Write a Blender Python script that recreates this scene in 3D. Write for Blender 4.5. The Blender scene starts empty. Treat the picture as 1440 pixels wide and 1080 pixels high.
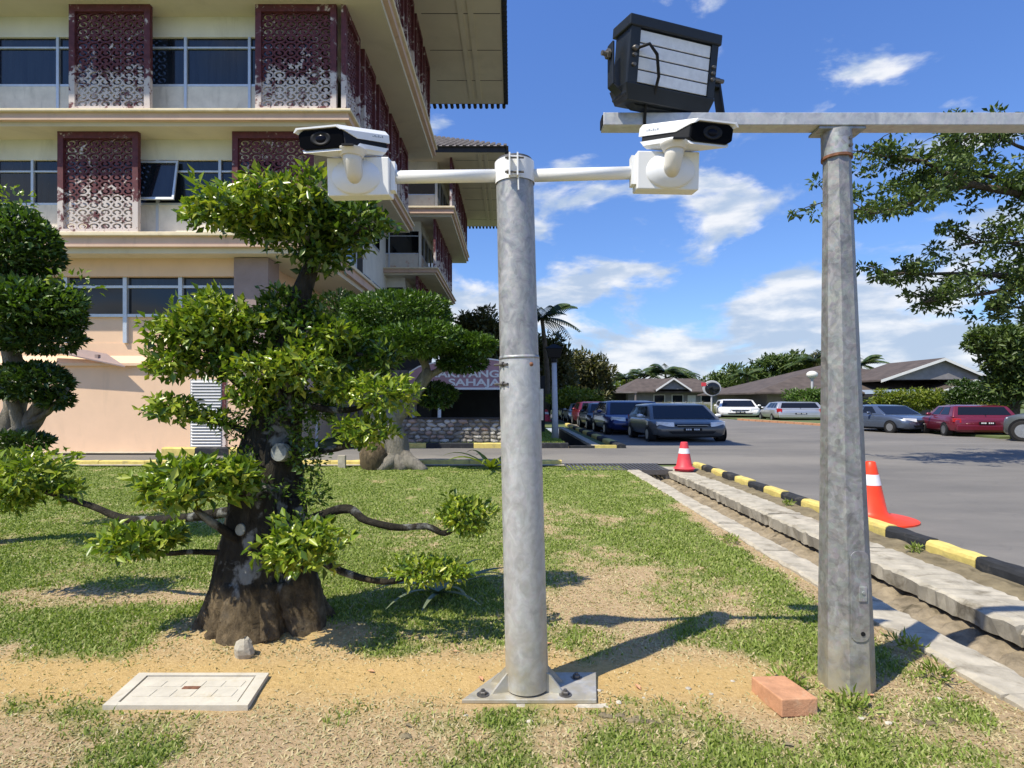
import bpy, bmesh, math, random
import numpy as np
from mathutils import Vector, Matrix

rnd = random.Random(7)
rng = np.random.default_rng(11)
scene = bpy.context.scene
COL = scene.collection
R = math.radians

# ------------------------------------------------------------------ camera
EYE = 1.6
cam_data = bpy.data.cameras.new('camera')
cam_data.sensor_width = 36.0
cam_data.lens = 20.4
cam_data.shift_y = 25.0 / 1440.0
cam_data.clip_start = 0.05
cam_data.clip_end = 3000.0
cam = bpy.data.objects.new('camera', cam_data)
cam.location = (0, 0, EYE)
cam.rotation_euler = (R(90), 0, 0)
COL.objects.link(cam)
scene.camera = cam

# ------------------------------------------------------------------ sun + sky
SUN_TO = Vector((-1.48, -1.11, 2.83)).normalized()
SUN_EL = math.asin(SUN_TO.z)
SUN_AZ = math.atan2(SUN_TO.x, SUN_TO.y)
sun_data = bpy.data.lights.new('sun', 'SUN')
sun_data.energy = 5.0
sun_data.angle = R(0.53)
sun_data.color = (1.0, 0.925, 0.77)
sun = bpy.data.objects.new('sun', sun_data)
sun.rotation_euler = (-SUN_TO).to_track_quat('-Z', 'Y').to_euler()
sun.location = (-20, -15, 40)
COL.objects.link(sun)

world = bpy.data.worlds.new('World')
scene.world = world
world.use_nodes = True
wt = world.node_tree
wt.nodes.clear()


def wn(kind, **kw):
    n = wt.nodes.new(kind)
    for k, v in kw.items():
        setattr(n, k, v)
    return n


def wmath(op, a, b=None, c=None, clamp=False):
    n = wn('ShaderNodeMath', operation=op, use_clamp=clamp)
    for i, v in enumerate((a, b, c)):
        if v is None:
            continue
        if isinstance(v, (int, float)):
            n.inputs[i].default_value = v
        else:
            wt.links.new(v, n.inputs[i])
    return n.outputs[0]


def wrange(val, f0, f1, t0, t1, smooth=False):
    n = wn('ShaderNodeMapRange', interpolation_type='SMOOTHSTEP' if smooth else 'LINEAR')
    wt.links.new(val, n.inputs['Value'])
    for k, v in (('From Min', f0), ('From Max', f1), ('To Min', t0), ('To Max', t1)):
        n.inputs[k].default_value = v
    return n.outputs['Result']


sky = wn('ShaderNodeTexSky', sky_type='NISHITA', sun_disc=False)
sky.sun_elevation = SUN_EL
sky.sun_rotation = SUN_AZ % (2 * math.pi)
sky.altitude = 10
sky.air_density = 1.0
sky.dust_density = 0.35
sky.ozone_density = 2.2
tint = wn('ShaderNodeMix', data_type='RGBA', blend_type='MULTIPLY')
tint.inputs[0].default_value = 1.0
wt.links.new(sky.outputs[0], tint.inputs[6])
tc = wn('ShaderNodeTexCoord')
sep = wn('ShaderNodeSeparateXYZ')
wt.links.new(tc.outputs['Generated'], sep.inputs[0])
az = wmath('ARCTAN2', sep.outputs[0], sep.outputs[1])
el = wmath('ARCSINE', sep.outputs[2])
tcol = wn('ShaderNodeMix', data_type='RGBA')
wt.links.new(wrange(el, R(5), R(38), 0.0, 1.0), tcol.inputs[0])
tcol.inputs[6].default_value = (0.80, 1.00, 1.33, 1)
tcol.inputs[7].default_value = (0.86, 1.18, 1.80, 1)
wt.links.new(tcol.outputs[2], tint.inputs[7])


def cloud_noise(us, vs, seed, detail=9.0, rough=0.55, dist=0.15):
    comb = wn('ShaderNodeCombineXYZ')
    wt.links.new(wmath('MULTIPLY', az, us), comb.inputs[0])
    wt.links.new(wmath('MULTIPLY', el, vs), comb.inputs[1])
    comb.inputs[2].default_value = seed
    n = wn('ShaderNodeTexNoise', noise_dimensions='3D')
    n.inputs['Scale'].default_value = 1.0
    n.inputs['Detail'].default_value = detail
    n.inputs['Roughness'].default_value = rough
    n.inputs['Distortion'].default_value = dist
    wt.links.new(comb.outputs[0], n.inputs['Vector'])
    return n.outputs['Fac']


CLOUD_SEED = 33.1
n1 = cloud_noise(4.6, 10.5, CLOUD_SEED, 10.0, 0.56, 0.25)
thr_low = wrange(el, R(1.0), R(19.0), 0.345, 0.535, True)
thr_high = wrange(el, R(19.0), R(45.0), 0.0, 0.16)
thr = wmath('ADD', thr_low, thr_high)
cmask = wrange(wmath('SUBTRACT', n1, thr), -0.02, 0.10, 0.0, 1.0, True)
n2 = cloud_noise(9.0, 26.0, CLOUD_SEED + 5.0, 6.0)
cshade = wrange(n2, 0.40, 0.66, 0.0, 1.0, True)
ccol = wn('ShaderNodeMix', data_type='RGBA')
wt.links.new(cshade, ccol.inputs[0])
ccol.inputs[6].default_value = (3.9, 4.8, 6.2, 1)
ccol.inputs[7].default_value = (7.6, 7.7, 7.9, 1)
cmix = wn('ShaderNodeMix', data_type='RGBA')
wt.links.new(wmath('MULTIPLY', cmask, 0.93), cmix.inputs[0])
wt.links.new(tint.outputs[2], cmix.inputs[6])
wt.links.new(ccol.outputs[2], cmix.inputs[7])
bg = wn('ShaderNodeBackground')
bg.inputs['Strength'].default_value = 0.10
wt.links.new(cmix.outputs[2], bg.inputs['Color'])
wo = wn('ShaderNodeOutputWorld')
wt.links.new(bg.outputs[0], wo.inputs['Surface'])

scene.view_settings.view_transform = 'Standard'
scene.view_settings.look = 'None'
scene.view_settings.gamma = 1.0
scene.view_settings.use_curve_mapping = False
scene.view_settings.exposure = 0.35
scene.render.engine = 'CYCLES'
scene.cycles.use_denoising = True
scene.cycles.max_bounces = 6
scene.cycles.transparent_max_bounces = 8

# ------------------------------------------------------------------ helpers


def at(px, py, Y):
    """point on the sight line of a spot in the 1440 x 1080 picture, Y metres into the place"""
    return Vector(((px - 720) * Y / 816.0, Y, EYE - (py - 565) * Y / 816.0))


def tag(o, label=None, cat=None, group=None, kind=None):
    if label: o['label'] = label
    if cat: o['category'] = cat
    if group: o['group'] = group
    if kind: o['kind'] = kind
    return o


def empty(name, loc=(0, 0, 0), rz=0.0, parent=None):
    o = bpy.data.objects.new(name, None)
    o.empty_display_size = 0.2
    o.location = loc
    o.rotation_euler = (0, 0, rz)
    COL.objects.link(o)
    if parent: o.parent = parent
    return o


def link(name, mesh, parent=None, loc=None, rot=None):
    o = bpy.data.objects.new(name, mesh)
    COL.objects.link(o)
    if parent: o.parent = parent
    if loc is not None: o.location = loc
    if rot is not None: o.rotation_euler = rot
    return o


def copy_tree(o, parent=None):
    c = o.copy()
    COL.objects.link(c)
    c.parent = parent
    for ch in list(o.children):
        copy_tree(ch, c)
    return c


class MB:
    """collects shapes, builds ONE mesh object"""

    def __init__(s):
        s.v = []; s.f = []; s.M = None

    def add(s, vs, fs):
        b = len(s.v)
        if s.M is not None:
            vs = [s.M @ Vector(p) for p in vs]
        s.v.extend([tuple(p) for p in vs])
        s.f.extend([tuple(b + i for i in f) for f in fs])
        return s

    def box(s, x0, x1, y0, y1, z0, z1):
        return s.add([(x0, y0, z0), (x1, y0, z0), (x1, y1, z0), (x0, y1, z0), (x0, y0, z1), (x1, y0, z1), (x1, y1, z1), (x0, y1, z1)],
                     [(0, 3, 2, 1), (4, 5, 6, 7), (0, 1, 5, 4), (1, 2, 6, 5), (2, 3, 7, 6), (3, 0, 4, 7)])

    def hexa(s, lo, hi):
        """lo, hi: 4 points each, counter-clockwise seen from above"""
        return s.add(list(lo) + list(hi), [(0, 3, 2, 1), (4, 5, 6, 7), (0, 1, 5, 4), (1, 2, 6, 5), (2, 3, 7, 6), (3, 0, 4, 7)])

    def prism(s, pts, d):
        """pts: planar polygon of 3-D points, d: extrusion vector"""
        n = len(pts); d = Vector(d)
        vs = [Vector(p) for p in pts] + [Vector(p) + d for p in pts]
        fs = [tuple(range(n - 1, -1, -1)), tuple(range(n, 2 * n))]
        fs += [(i, (i + 1) % n, n + (i + 1) % n, n + i) for i in range(n)]
        return s.add(vs, fs)

    def tube(s, path, rad, seg=10, cap=True, jit=0.0, rot=0.0, sq=1.0):
        path = [Vector(p) for p in path]
        n = len(path)
        if isinstance(rad, (int, float)): rad = [rad] * n
        vs = []; up = None
        for i, p in enumerate(path):
            t = (path[min(i + 1, n - 1)] - path[max(i - 1, 0)]).normalized()
            if up is None:
                up = Vector((0, 0, 1)) if abs(t.z) < 0.9 else Vector((0, 1, 0))
            a = t.cross(up)
            if a.length < 1e-5: a = t.orthogonal()
            a.normalize(); b = a.cross(t).normalized(); up = b
            for k in range(seg):
                th = 2 * math.pi * k / seg + rot
                r = rad[i] * (1 + (rnd.uniform(-jit, jit) if jit else 0))
                vs.append(p + a * math.cos(th) * r + b * math.sin(th) * r * sq)
        fs = []
        for i in range(n - 1):
            for k in range(seg):
                k2 = (k + 1) % seg
                fs.append((i * seg + k, (i + 1) * seg + k, (i + 1) * seg + k2, i * seg + k2))
        if cap:
            fs.append(tuple(range(seg)))
            fs.append(tuple(range((n - 1) * seg + seg - 1, (n - 1) * seg - 1, -1)))
        return s.add(vs, fs)

    def lathe(s, prof, c=(0, 0, 0), seg=20, rot=0.0, sx=1.0):
        """prof: (radius, z) bottom to top"""
        vs = []; n = len(prof)
        for r, z in prof:
            for k in range(seg):
                th = 2 * math.pi * k / seg + rot
                vs.append((c[0] + r * math.cos(th) * sx, c[1] + r * math.sin(th), c[2] + z))
        fs = [(i * seg + k, i * seg + (k + 1) % seg, (i + 1) * seg + (k + 1) % seg, (i + 1) * seg + k) for i in range(n - 1) for k in range(seg)]
        fs.append(tuple(range(seg - 1, -1, -1)))
        fs.append(tuple(range((n - 1) * seg, n * seg)))
        return s.add(vs, fs)

    def blob(s, c, r, seg=12, rings=7, jit=0.08):
        vs = []; c = Vector(c)
        for i in range(rings + 1):
            ph = math.pi * i / rings
            for k in range(seg):
                th = 2 * math.pi * k / seg
                j = 1 + rnd.uniform(-jit, jit)
                vs.append((c.x + r[0] * j * math.sin(ph) * math.cos(th), c.y + r[1] * j * math.sin(ph) * math.sin(th), c.z + r[2] * j * math.cos(ph)))
        fs = [(i * seg + k, (i + 1) * seg + k, (i + 1) * seg + (k + 1) % seg, i * seg + (k + 1) % seg) for i in range(rings) for k in range(seg)]
        return s.add(vs, fs)

    def mesh(s, name, mat, smooth=False):
        me = bpy.data.meshes.new(name)
        me.from_pydata(s.v, [], s.f)
        if mat: me.materials.append(mat)
        if smooth:
            me.polygons.foreach_set('use_smooth', [True] * len(me.polygons))
        me.update()
        return me

    def build(s, name, mat, parent=None, loc=None, smooth=False, bevel=0.0, auto=None, bseg=2):
        me = s.mesh(name, mat, smooth)
        if auto is not None:
            me.polygons.foreach_set('use_smooth', [True] * len(me.polygons))
            bm = bmesh.new(); bm.from_mesh(me)
            bmesh.ops.recalc_face_normals(bm, faces=bm.faces)
            for e in bm.edges:
                if len(e.link_faces) == 2 and e.calc_face_angle(0) > R(auto): e.smooth = False
            bm.to_mesh(me); bm.free()
        o = link(name, me, parent, loc)
        if bevel:
            m = o.modifiers.new('edge', 'BEVEL'); m.width = bevel; m.segments = bseg; m.limit_method = 'ANGLE'; m.angle_limit = R(40)
        return o


def np_mesh(name, verts, nper, mat, parent=None, faces=((0, 1, 2), (0, 2, 3)), smooth=False, attrs=None):
    """many small pieces of nper vertices each as one mesh"""
    verts = np.asarray(verts, dtype=np.float32).reshape(-1, 3)
    n = len(verts) // nper
    f = np.asarray(faces, dtype=np.int32)
    k = f.shape[1]
    idx = (np.arange(n, dtype=np.int32)[:, None, None] * nper + f[None]).reshape(-1)
    nf = n * len(f)
    me = bpy.data.meshes.new(name)
    me.vertices.add(len(verts)); me.vertices.foreach_set('co', verts.ravel())
    me.loops.add(len(idx)); me.loops.foreach_set('vertex_index', idx)
    me.polygons.add(nf)
    me.polygons.foreach_set('loop_start', np.arange(nf, dtype=np.int32) * k)
    if attrs:
        for nm, arr in attrs.items():
            a = me.attributes.new(nm, 'FLOAT', 'POINT'); a.data.foreach_set('value', np.asarray(arr, dtype=np.float32))
    me.materials.append(mat)
    me.update(calc_edges=True)
    me.validate()
    return link(name, me, parent)


def vnoise(x, y, seed=0, oct=4, rough=0.5):
    """value noise, 0..1"""
    x = np.asarray(x, dtype=np.float64); y = np.asarray(y, dtype=np.float64)
    out = np.zeros_like(x); amp = 1.0; tot = 0.0

    def h(i, j, s):
        n = (i * 374761393 + j * 668265263 + s * 974634777) & 0x7fffffff
        n = ((n ^ (n >> 13)) * 1274126177) & 0x7fffffff
        return ((n ^ (n >> 16)) & 0xffff) / 65535.0
    for o in range(oct):
        xi = np.floor(x).astype(np.int64); yi = np.floor(y).astype(np.int64)
        fx = x - xi; fy = y - yi
        fx = fx * fx * (3 - 2 * fx); fy = fy * fy * (3 - 2 * fy)
        a = h(xi, yi, seed + o); b = h(xi + 1, yi, seed + o); c = h(xi, yi + 1, seed + o); d = h(xi + 1, yi + 1, seed + o)
        out += amp * ((a * (1 - fx) + b * fx) * (1 - fy) + (c * (1 - fx) + d * fx) * fy)
        tot += amp; amp *= rough; x = x * 2.03 + 13.1; y = y * 2.03 + 7.7
    return out / tot


# ------------------------------------------------------------------ materials
class NT:
    def __init__(s, name):
        s.m = bpy.data.materials.new(name); s.m.use_nodes = True
        s.t = s.m.node_tree; s.b = s.t.nodes['Principled BSDF']
        s.out = s.t.nodes['Material Output']

    def n(s, kind, **kw):
        x = s.t.nodes.new(kind)
        for k, v in kw.items(): setattr(x, k, v)
        return x

    def l(s, a, b): s.t.links.new(a, b)

    def noise(s, scale, detail=5, rough=0.55, dist=0.0, coord='Object', sc=(1, 1, 1)):
        tcn = s.n('ShaderNodeTexCoord'); mp = s.n('ShaderNodeMapping')
        mp.inputs['Scale'].default_value = sc
        if coord == 'World':
            g = s.n('ShaderNodeNewGeometry'); s.l(g.outputs['Position'], mp.inputs[0])
        else:
            s.l(tcn.outputs[coord], mp.inputs[0])
        x = s.n('ShaderNodeTexNoise'); x.inputs['Scale'].default_value = scale; x.inputs['Detail'].default_value = detail
        x.inputs['Roughness'].default_value = rough; x.inputs['Distortion'].default_value = dist
        s.l(mp.outputs[0], x.inputs['Vector'])
        return x.outputs['Fac']

    def ramp(s, fac, stops):
        x = s.n('ShaderNodeValToRGB'); e = x.color_ramp.elements
        while len(e) < len(stops): e.new(0.5)
        for i, (p, c) in enumerate(stops):
            e[i].position = p; e[i].color = (*c[:3], 1) if len(c) >= 3 else (c[0],) * 3 + (1,)
        s.l(fac, x.inputs[0])
        return x.outputs[0]

    def mix(s, fac, a, b, mode='MIX'):
        x = s.n('ShaderNodeMix', data_type='RGBA', blend_type=mode)
        for sock, v in ((x.inputs[0], fac), (x.inputs[6], a), (x.inputs[7], b)):
            if isinstance(v, (int, float)): sock.default_value = v
            elif isinstance(v, tuple): sock.default_value = (*v[:3], 1)
            else: s.l(v, sock)
        return x.outputs[2]

    def math(s, op, a, b=None, clamp=False):
        x = s.n('ShaderNodeMath', operation=op, use_clamp=clamp)
        for i, v in enumerate((a, b)):
            if v is None: continue
            if isinstance(v, (int, float)): x.inputs[i].default_value = v
            else: s.l(v, x.inputs[i])
        return x.outputs[0]

    def maprange(s, v, a, b, c=0.0, d=1.0):
        x = s.n('ShaderNodeMapRange', interpolation_type='SMOOTHSTEP'); s.l(v, x.inputs['Value'])
        for k, q in (('From Min', a), ('From Max', b), ('To Min', c), ('To Max', d)): x.inputs[k].default_value = q
        return x.outputs['Result']

    def bump(s, h, strength=0.3, dist=0.01):
        x = s.n('ShaderNodeBump'); x.inputs['Strength'].default_value = strength; x.inputs['Distance'].default_value = dist
        s.l(h, x.inputs['Height']); s.l(x.outputs[0], s.b.inputs['Normal'])

    def attr(s, name):
        x = s.n('ShaderNodeAttribute', attribute_name=name); return x.outputs['Fac']

    def setc(s, c):
        if isinstance(c, tuple): s.b.inputs['Base Color'].default_value = (*c[:3], 1)
        else: s.l(c, s.b.inputs['Base Color'])
        return s

    def set(s, **kw):
        for k, v in kw.items():
            k = k.replace('_', ' ')
            if isinstance(v, (int, float)): s.b.inputs[k].default_value = v
            else: s.l(v, s.b.inputs[k])
        return s


def simple(name, col, rough=0.6, var=0.12, scale=6.0, metal=0.0, bump=0.0, bscale=60.0, coord='Object', spec=0.4, sc=(1, 1, 1)):
    t = NT(name)
    lo = tuple(c * (1 - var) for c in col); hi = tuple(min(1, c * (1 + var)) for c in col)
    t.setc(t.ramp(t.noise(scale, coord=coord, sc=sc), [(0.3, lo), (0.7, hi)]) if var else col)
    t.set(Roughness=rough, Metallic=metal)
    t.b.inputs['Specular IOR Level'].default_value = spec
    if bump: t.bump(t.noise(bscale, coord=coord), bump, 0.01)
    return t.m


def leaf_mat(name, cols, rough=0.45, trans=0.35, spec=0.5):
    t = NT(name)
    g = t.n('ShaderNodeNewGeometry')
    n = len(cols)
    c = t.ramp(g.outputs['Random Per Island'], [(i / max(1, n - 1), q) for i, q in enumerate(cols)])
    t.setc(c); t.set(Roughness=rough); t.b.inputs['Specular IOR Level'].default_value = spec
    tr = t.n('ShaderNodeBsdfTranslucent')
    t.l(t.mix(1.0, c, (1.0, 1.15, 0.45), 'MULTIPLY'), tr.inputs[0])
    mx = t.n('ShaderNodeMixShader'); mx.inputs[0].default_value = trans
    t.l(t.b.outputs[0], mx.inputs[1]); t.l(tr.outputs[0], mx.inputs[2]); t.l(mx.outputs[0], t.out.inputs['Surface'])
    return t.m


def galvanised(name, base=(0.36, 0.38, 0.40), rough=0.42, metal=0.55, con=1.0, spang=0.28):
    t = NT(name)
    big = t.noise(13, 8, 0.7, 1.2, coord='World', sc=(1, 1, 0.7))
    sp = t.n('ShaderNodeTexVoronoi'); sp.inputs['Scale'].default_value = 42.0
    g = t.n('ShaderNodeNewGeometry'); t.l(g.outputs['Position'], sp.inputs['Vector'])
    c1 = t.ramp(big, [(0.30, tuple(c * (1 - 0.28 * con) for c in base)), (0.5, base), (0.72, tuple(min(1, c * (1 + 0.3 * con)) for c in base))])
    c2 = t.mix(spang, c1, sp.outputs['Color'], 'OVERLAY')
    hs = t.n('ShaderNodeHueSaturation'); hs.inputs['Saturation'].default_value = 0.25; t.l(c2, hs.inputs['Color'])
    # earth splashed on the foot of the post
    sx = t.n('ShaderNodeSeparateXYZ'); t.l(g.outputs['Position'], sx.inputs[0])
    low = t.math('MULTIPLY', t.maprange(sx.outputs[2], 0.55, 0.02), t.maprange(t.noise(9, 5, coord='World'), 0.35, 0.6, 0.25, 0.8))
    t.setc(t.mix(low, hs.outputs[0], (0.42, 0.37, 0.25)))
    t.set(Roughness=t.maprange(big, 0.3, 0.7, rough - 0.1, rough + 0.18), Metallic=metal)
    t.bump(t.noise(90, 3, coord='World'), 0.05, 0.004)
    return t.m


M = {}
M['galv'] = galvanised('galvanised_steel', (0.46, 0.47, 0.445), 0.45, 0.4, con=0.8, spang=0.08)
M['galv_oct'] = galvanised('spangled_galvanised_steel', (0.225, 0.235, 0.225), 0.5, 0.35, 1.5, 0.22)
M['galv_upper'] = galvanised('weathered_upper_galvanised_steel', (0.33, 0.335, 0.32), 0.45, 0.4, 1.35, 0.12)
M['galv_dull'] = galvanised('galvanised_steel_dull', (0.27, 0.29, 0.30), 0.5, 0.45)
M['white_paint'] = simple('white_powder_coat', (0.80, 0.80, 0.78), 0.35, 0.03, 8)
M['white_plastic'] = simple('white_camera_shell', (0.78, 0.79, 0.80), 0.38, 0.02, 8)
M['cream_plastic'] = simple('cream_camera_mount', (0.72, 0.69, 0.62), 0.45, 0.03, 8)
M['black_gloss'] = simple('black_glass', (0.002, 0.002, 0.0025), 0.35, 0, 5, spec=0.04)
M['black_plastic'] = simple('black_plastic', (0.010, 0.0105, 0.012), 0.5, 0.1, 20, spec=0.2)
M['charcoal_metal'] = simple('charcoal_lamp_casing', (0.012, 0.016, 0.022), 0.42, 0.15, 14, bump=0.03)
M['rust'] = simple('rusty_steel', (0.20, 0.09, 0.05), 0.8, 0.4, 40, bump=0.2)
M['bolt'] = simple('bolt_steel', (0.16, 0.15, 0.14), 0.5, 0.3, 60, 0.7)
M['grey_mark'] = simple('grey_print', (0.30, 0.34, 0.40), 0.5, 0)
M['lens'] = simple('lens_glass', (0.004, 0.004, 0.008), 0.2, 0, spec=0.12)
tt = NT('lamp_diffuser'); tt.setc(t_c := tt.ramp(tt.noise(30), [(0.3, (0.66, 0.68, 0.71)), (0.7, (0.78, 0.80, 0.83))])); tt.set(Roughness=0.3); M['diffuser'] = tt.m
M['cone_orange'] = simple('orange_cone_plastic', (0.80, 0.055, 0.015), 0.42, 0.10, 7)
M['cone_red'] = simple('faded_red_cone_plastic', (0.62, 0.055, 0.07), 0.5, 0.12, 9)
M['cone_white'] = simple('reflective_white_band', (0.74, 0.75, 0.77), 0.45, 0.06, 20)


def concrete(name, base, var=0.22, scale=5.0, stain=(0.10, 0.09, 0.06), stain_amt=0.5, bump=0.35, streak=1.0):
    t = NT(name)
    a = t.noise(scale, 8, 0.62, coord='World')
    c = t.ramp(a, [(0.28, tuple(x * (1 - var) for x in base)), (0.72, tuple(min(1, x * (1 + var)) for x in base))])
    st = t.maprange(t.noise(scale * 0.55 * (1 / streak) ** 0.5, 7, 0.7, 0.5, coord='World', sc=(1, 1, streak)), 0.52, 0.72, 0, stain_amt)
    t.setc(t.mix(st, c, stain)); t.set(Roughness=0.9); t.b.inputs['Specular IOR Level'].default_value = 0.2
    t.bump(t.noise(70, 6, 0.7, coord='World'), bump, 0.01)
    return t.m


M['concrete'] = concrete('weathered_concrete', (0.42, 0.38, 0.30), 0.28, 6, (0.15, 0.125, 0.08), 0.7, 0.5)
M['coping'] = concrete('stained_coping_concrete', (0.40, 0.365, 0.29), 0.3, 4.5, (0.11, 0.09, 0.055), 0.85, 0.6)
M['concrete_dark'] = concrete('silty_drain_bank', (0.25, 0.205, 0.14), 0.45, 7, (0.06, 0.05, 0.03), 0.9, 0.9)
M['cover_concrete'] = concrete('pale_cover_concrete', (0.52, 0.48, 0.39), 0.14, 9, (0.40, 0.33, 0.20), 0.6, 0.15)
M['kerb_yellow'] = concrete('worn_yellow_kerb_paint', (0.62, 0.50, 0.16), 0.2, 7, (0.30, 0.26, 0.15), 0.75)
M['kerb_black_drain_shade'] = concrete('worn_black_kerb_paint_and_drain_shade', (0.030, 0.032, 0.036), 0.3, 7, (0.14, 0.13, 0.11), 0.55)
M['soil'] = concrete('damp_soil', (0.20, 0.165, 0.10), 0.35, 6, (0.08, 0.065, 0.035), 0.7, 0.8)
M['pebble'] = concrete('pale_pebble', (0.46, 0.42, 0.34), 0.3, 12)
M['clay'] = concrete('clay_brick', (0.52, 0.27, 0.15), 0.22, 12, (0.50, 0.42, 0.28), 0.55, 0.5)

# lawn: earth, yellow sand and the green stubble between the blades
t = NT('lawn_earth')
gr = t.attr('grass'); sd = t.attr('sand')
fine = t.noise(38, 8, 0.7, coord='World'); med = t.noise(5.5, 7, 0.6, coord='World')
earth = t.ramp(fine, [(0.25, (0.30, 0.20, 0.105)), (0.55, (0.50, 0.37, 0.215)), (0.8, (0.62, 0.48, 0.30))])
sand = t.ramp(fine, [(0.25, (0.48, 0.315, 0.115)), (0.7, (0.66, 0.47, 0.21))])
stub = t.ramp(t.noise(55, 6, 0.75, coord='World'), [(0.25, (0.12, 0.14, 0.04)), (0.55, (0.22, 0.26, 0.08)), (0.85, (0.36, 0.36, 0.14))])
c = t.mix(sd, earth, sand)
gm = t.math('ADD', gr, t.math('MULTIPLY', t.math('SUBTRACT', med, 0.5), 0.9))
gm2 = t.maprange(gm, 0.30, 0.72)
t.setc(t.mix(gm2, c, stub)); t.set(Roughness=0.95); t.b.inputs['Specular IOR Level'].default_value = 0.1
t.bump(t.math('ADD', t.noise(60, 8, 0.75, coord='World'), t.math('MULTIPLY', med, 1.5)), 0.8, 0.025)
M['lawn'] = t.m

# asphalt
t = NT('asphalt')
a1 = t.noise(0.35, 6, 0.6, 0.3, coord='World', sc=(0.6, 1.6, 1)); a2 = t.noise(160, 4, 0.7, coord='World'); a3 = t.noise(2.2, 6, 0.6, coord='World', sc=(0.5, 1.5, 1))
base = t.ramp(a1, [(0.32, (0.095, 0.087, 0.073)), (0.5, (0.145, 0.132, 0.110)), (0.68, (0.205, 0.186, 0.155))])
cr = t.n('ShaderNodeTexVoronoi', feature='DISTANCE_TO_EDGE'); cr.inputs['Scale'].default_value = 0.45
gp = t.n('ShaderNodeNewGeometry'); wv = t.n('ShaderNodeMix', data_type='VECTOR'); wv.inputs[0].default_value = 0.12
t.l(gp.outputs['Position'], wv.inputs[4])
nz = t.n('ShaderNodeTexNoise'); nz.inputs['Scale'].default_value = 1.5; t.l(gp.outputs['Position'], nz.inputs['Vector']); sc_ = t.n('ShaderNodeVectorMath', operation='SCALE'); sc_.inputs['Scale'].default_value = 14.0; t.l(nz.outputs['Color'], sc_.inputs[0]); t.l(sc_.outputs[0], wv.inputs[5]); t.l(wv.outputs[1], cr.inputs['Vector'])
base = t.mix(t.math('MULTIPLY', t.maprange(cr.outputs['Distance'], 0.012, 0.0), 0.35), base, (0.05, 0.047, 0.042))
sp_ = t.n('ShaderNodeSeparateXYZ'); t.l(gp.outputs['Position'], sp_.inputs[0])
wob = t.math('MULTIPLY', t.math('SUBTRACT', t.noise(0.8, 6, 0.65, coord='World'), 0.5), 4.0)
dst = t.math('ABSOLUTE', t.math('SUBTRACT', t.math('ADD', sp_.outputs[1], wob), 16.0))
dus = t.math('MULTIPLY', t.maprange(dst, 2.2, 0.3, 0, 0.55), t.maprange(t.math('ABSOLUTE', t.math('SUBTRACT', sp_.outputs[0], 2.0)), 11.0, 4.0))
base = t.mix(dus, base, (0.27, 0.245, 0.20))
spt = t.noise(7, 3, 0.5, coord='World', sc=(0.6, 1, 1)); base = t.mix(t.maprange(spt, 0.70, 0.78, 0, 0.5), base, (0.07, 0.066, 0.06))
base = t.mix(t.maprange(a3, 0.55, 0.75, 0, 0.4), base, (0.26, 0.235, 0.195))
t.setc(t.mix(0.35, base, t.ramp(a2, [(0.3, (0.05, 0.05, 0.05)), (0.7, (0.32, 0.31, 0.30))]))); t.set(Roughness=0.9); t.bump(a2, 0.3, 0.006)
M['asphalt'] = t.m
M['far_ground'] = simple('far_meadow', (0.10, 0.13, 0.045), 0.95, 0.35, 0.6, coord='World', bump=0.4, bscale=5)
M['grass'] = leaf_mat('grass_blades', [(0.15, 0.20, 0.03), (0.22, 0.29, 0.05), (0.28, 0.36, 0.075), (0.40, 0.42, 0.15)], 0.55, 0.3, 0.3)
M['dry_grass'] = leaf_mat('dry_grass_blades', [(0.48, 0.39, 0.22), (0.58, 0.48, 0.29), (0.36, 0.35, 0.16), (0.64, 0.54, 0.35)], 0.75, 0.25, 0.15)

# leaves
M['leaf_bright'] = leaf_mat('glossy_young_leaves', [(0.05, 0.10, 0.012), (0.12, 0.20, 0.02), (0.22, 0.31, 0.03), (0.33, 0.41, 0.045), (0.42, 0.44, 0.06)], 0.30, 0.30)
M['leaf_mid'] = leaf_mat('glossy_leaves', [(0.030, 0.07, 0.010), (0.06, 0.12, 0.016), (0.11, 0.18, 0.022), (0.22, 0.29, 0.04)], 0.30, 0.25)
M['leaf_dark'] = leaf_mat('dark_clipped_leaves', [(0.022, 0.05, 0.009), (0.04, 0.08, 0.013), (0.075, 0.13, 0.02)], 0.38, 0.2)
M['leaf_clip'] = leaf_mat('clipped_leaves', [(0.045, 0.09, 0.012), (0.08, 0.15, 0.018), (0.13, 0.22, 0.03)], 0.42, 0.25)
M['leaf_far'] = leaf_mat('broad_tree_leaves', [(0.04, 0.075, 0.014), (0.075, 0.12, 0.022), (0.13, 0.18, 0.04)], 0.5, 0.25)
M['leaf_olive'] = leaf_mat('olive_tree_leaves', [(0.05, 0.06, 0.018), (0.09, 0.095, 0.03), (0.15, 0.13, 0.045), (0.07, 0.09, 0.025)], 0.5, 0.25)
M['leaf_yellow'] = leaf_mat('yellow_green_hedge_leaves', [(0.09, 0.14, 0.015), (0.17, 0.22, 0.02), (0.27, 0.29, 0.03)], 0.45, 0.3)
M['leaf_palm'] = leaf_mat('palm_fronds', [(0.03, 0.06, 0.014), (0.06, 0.095, 0.022), (0.11, 0.135, 0.045)], 0.4, 0.2)
M['leaf_grey'] = leaf_mat('grey_green_agave_leaves', [(0.12, 0.17, 0.10), (0.16, 0.20, 0.11), (0.20, 0.22, 0.12)], 0.5, 0.1)
M['leaf_meadow'] = leaf_mat('tall_meadow_grass', [(0.14, 0.17, 0.05), (0.20, 0.21, 0.08), (0.26, 0.25, 0.12), (0.09, 0.12, 0.03)], 0.6, 0.25)


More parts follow.
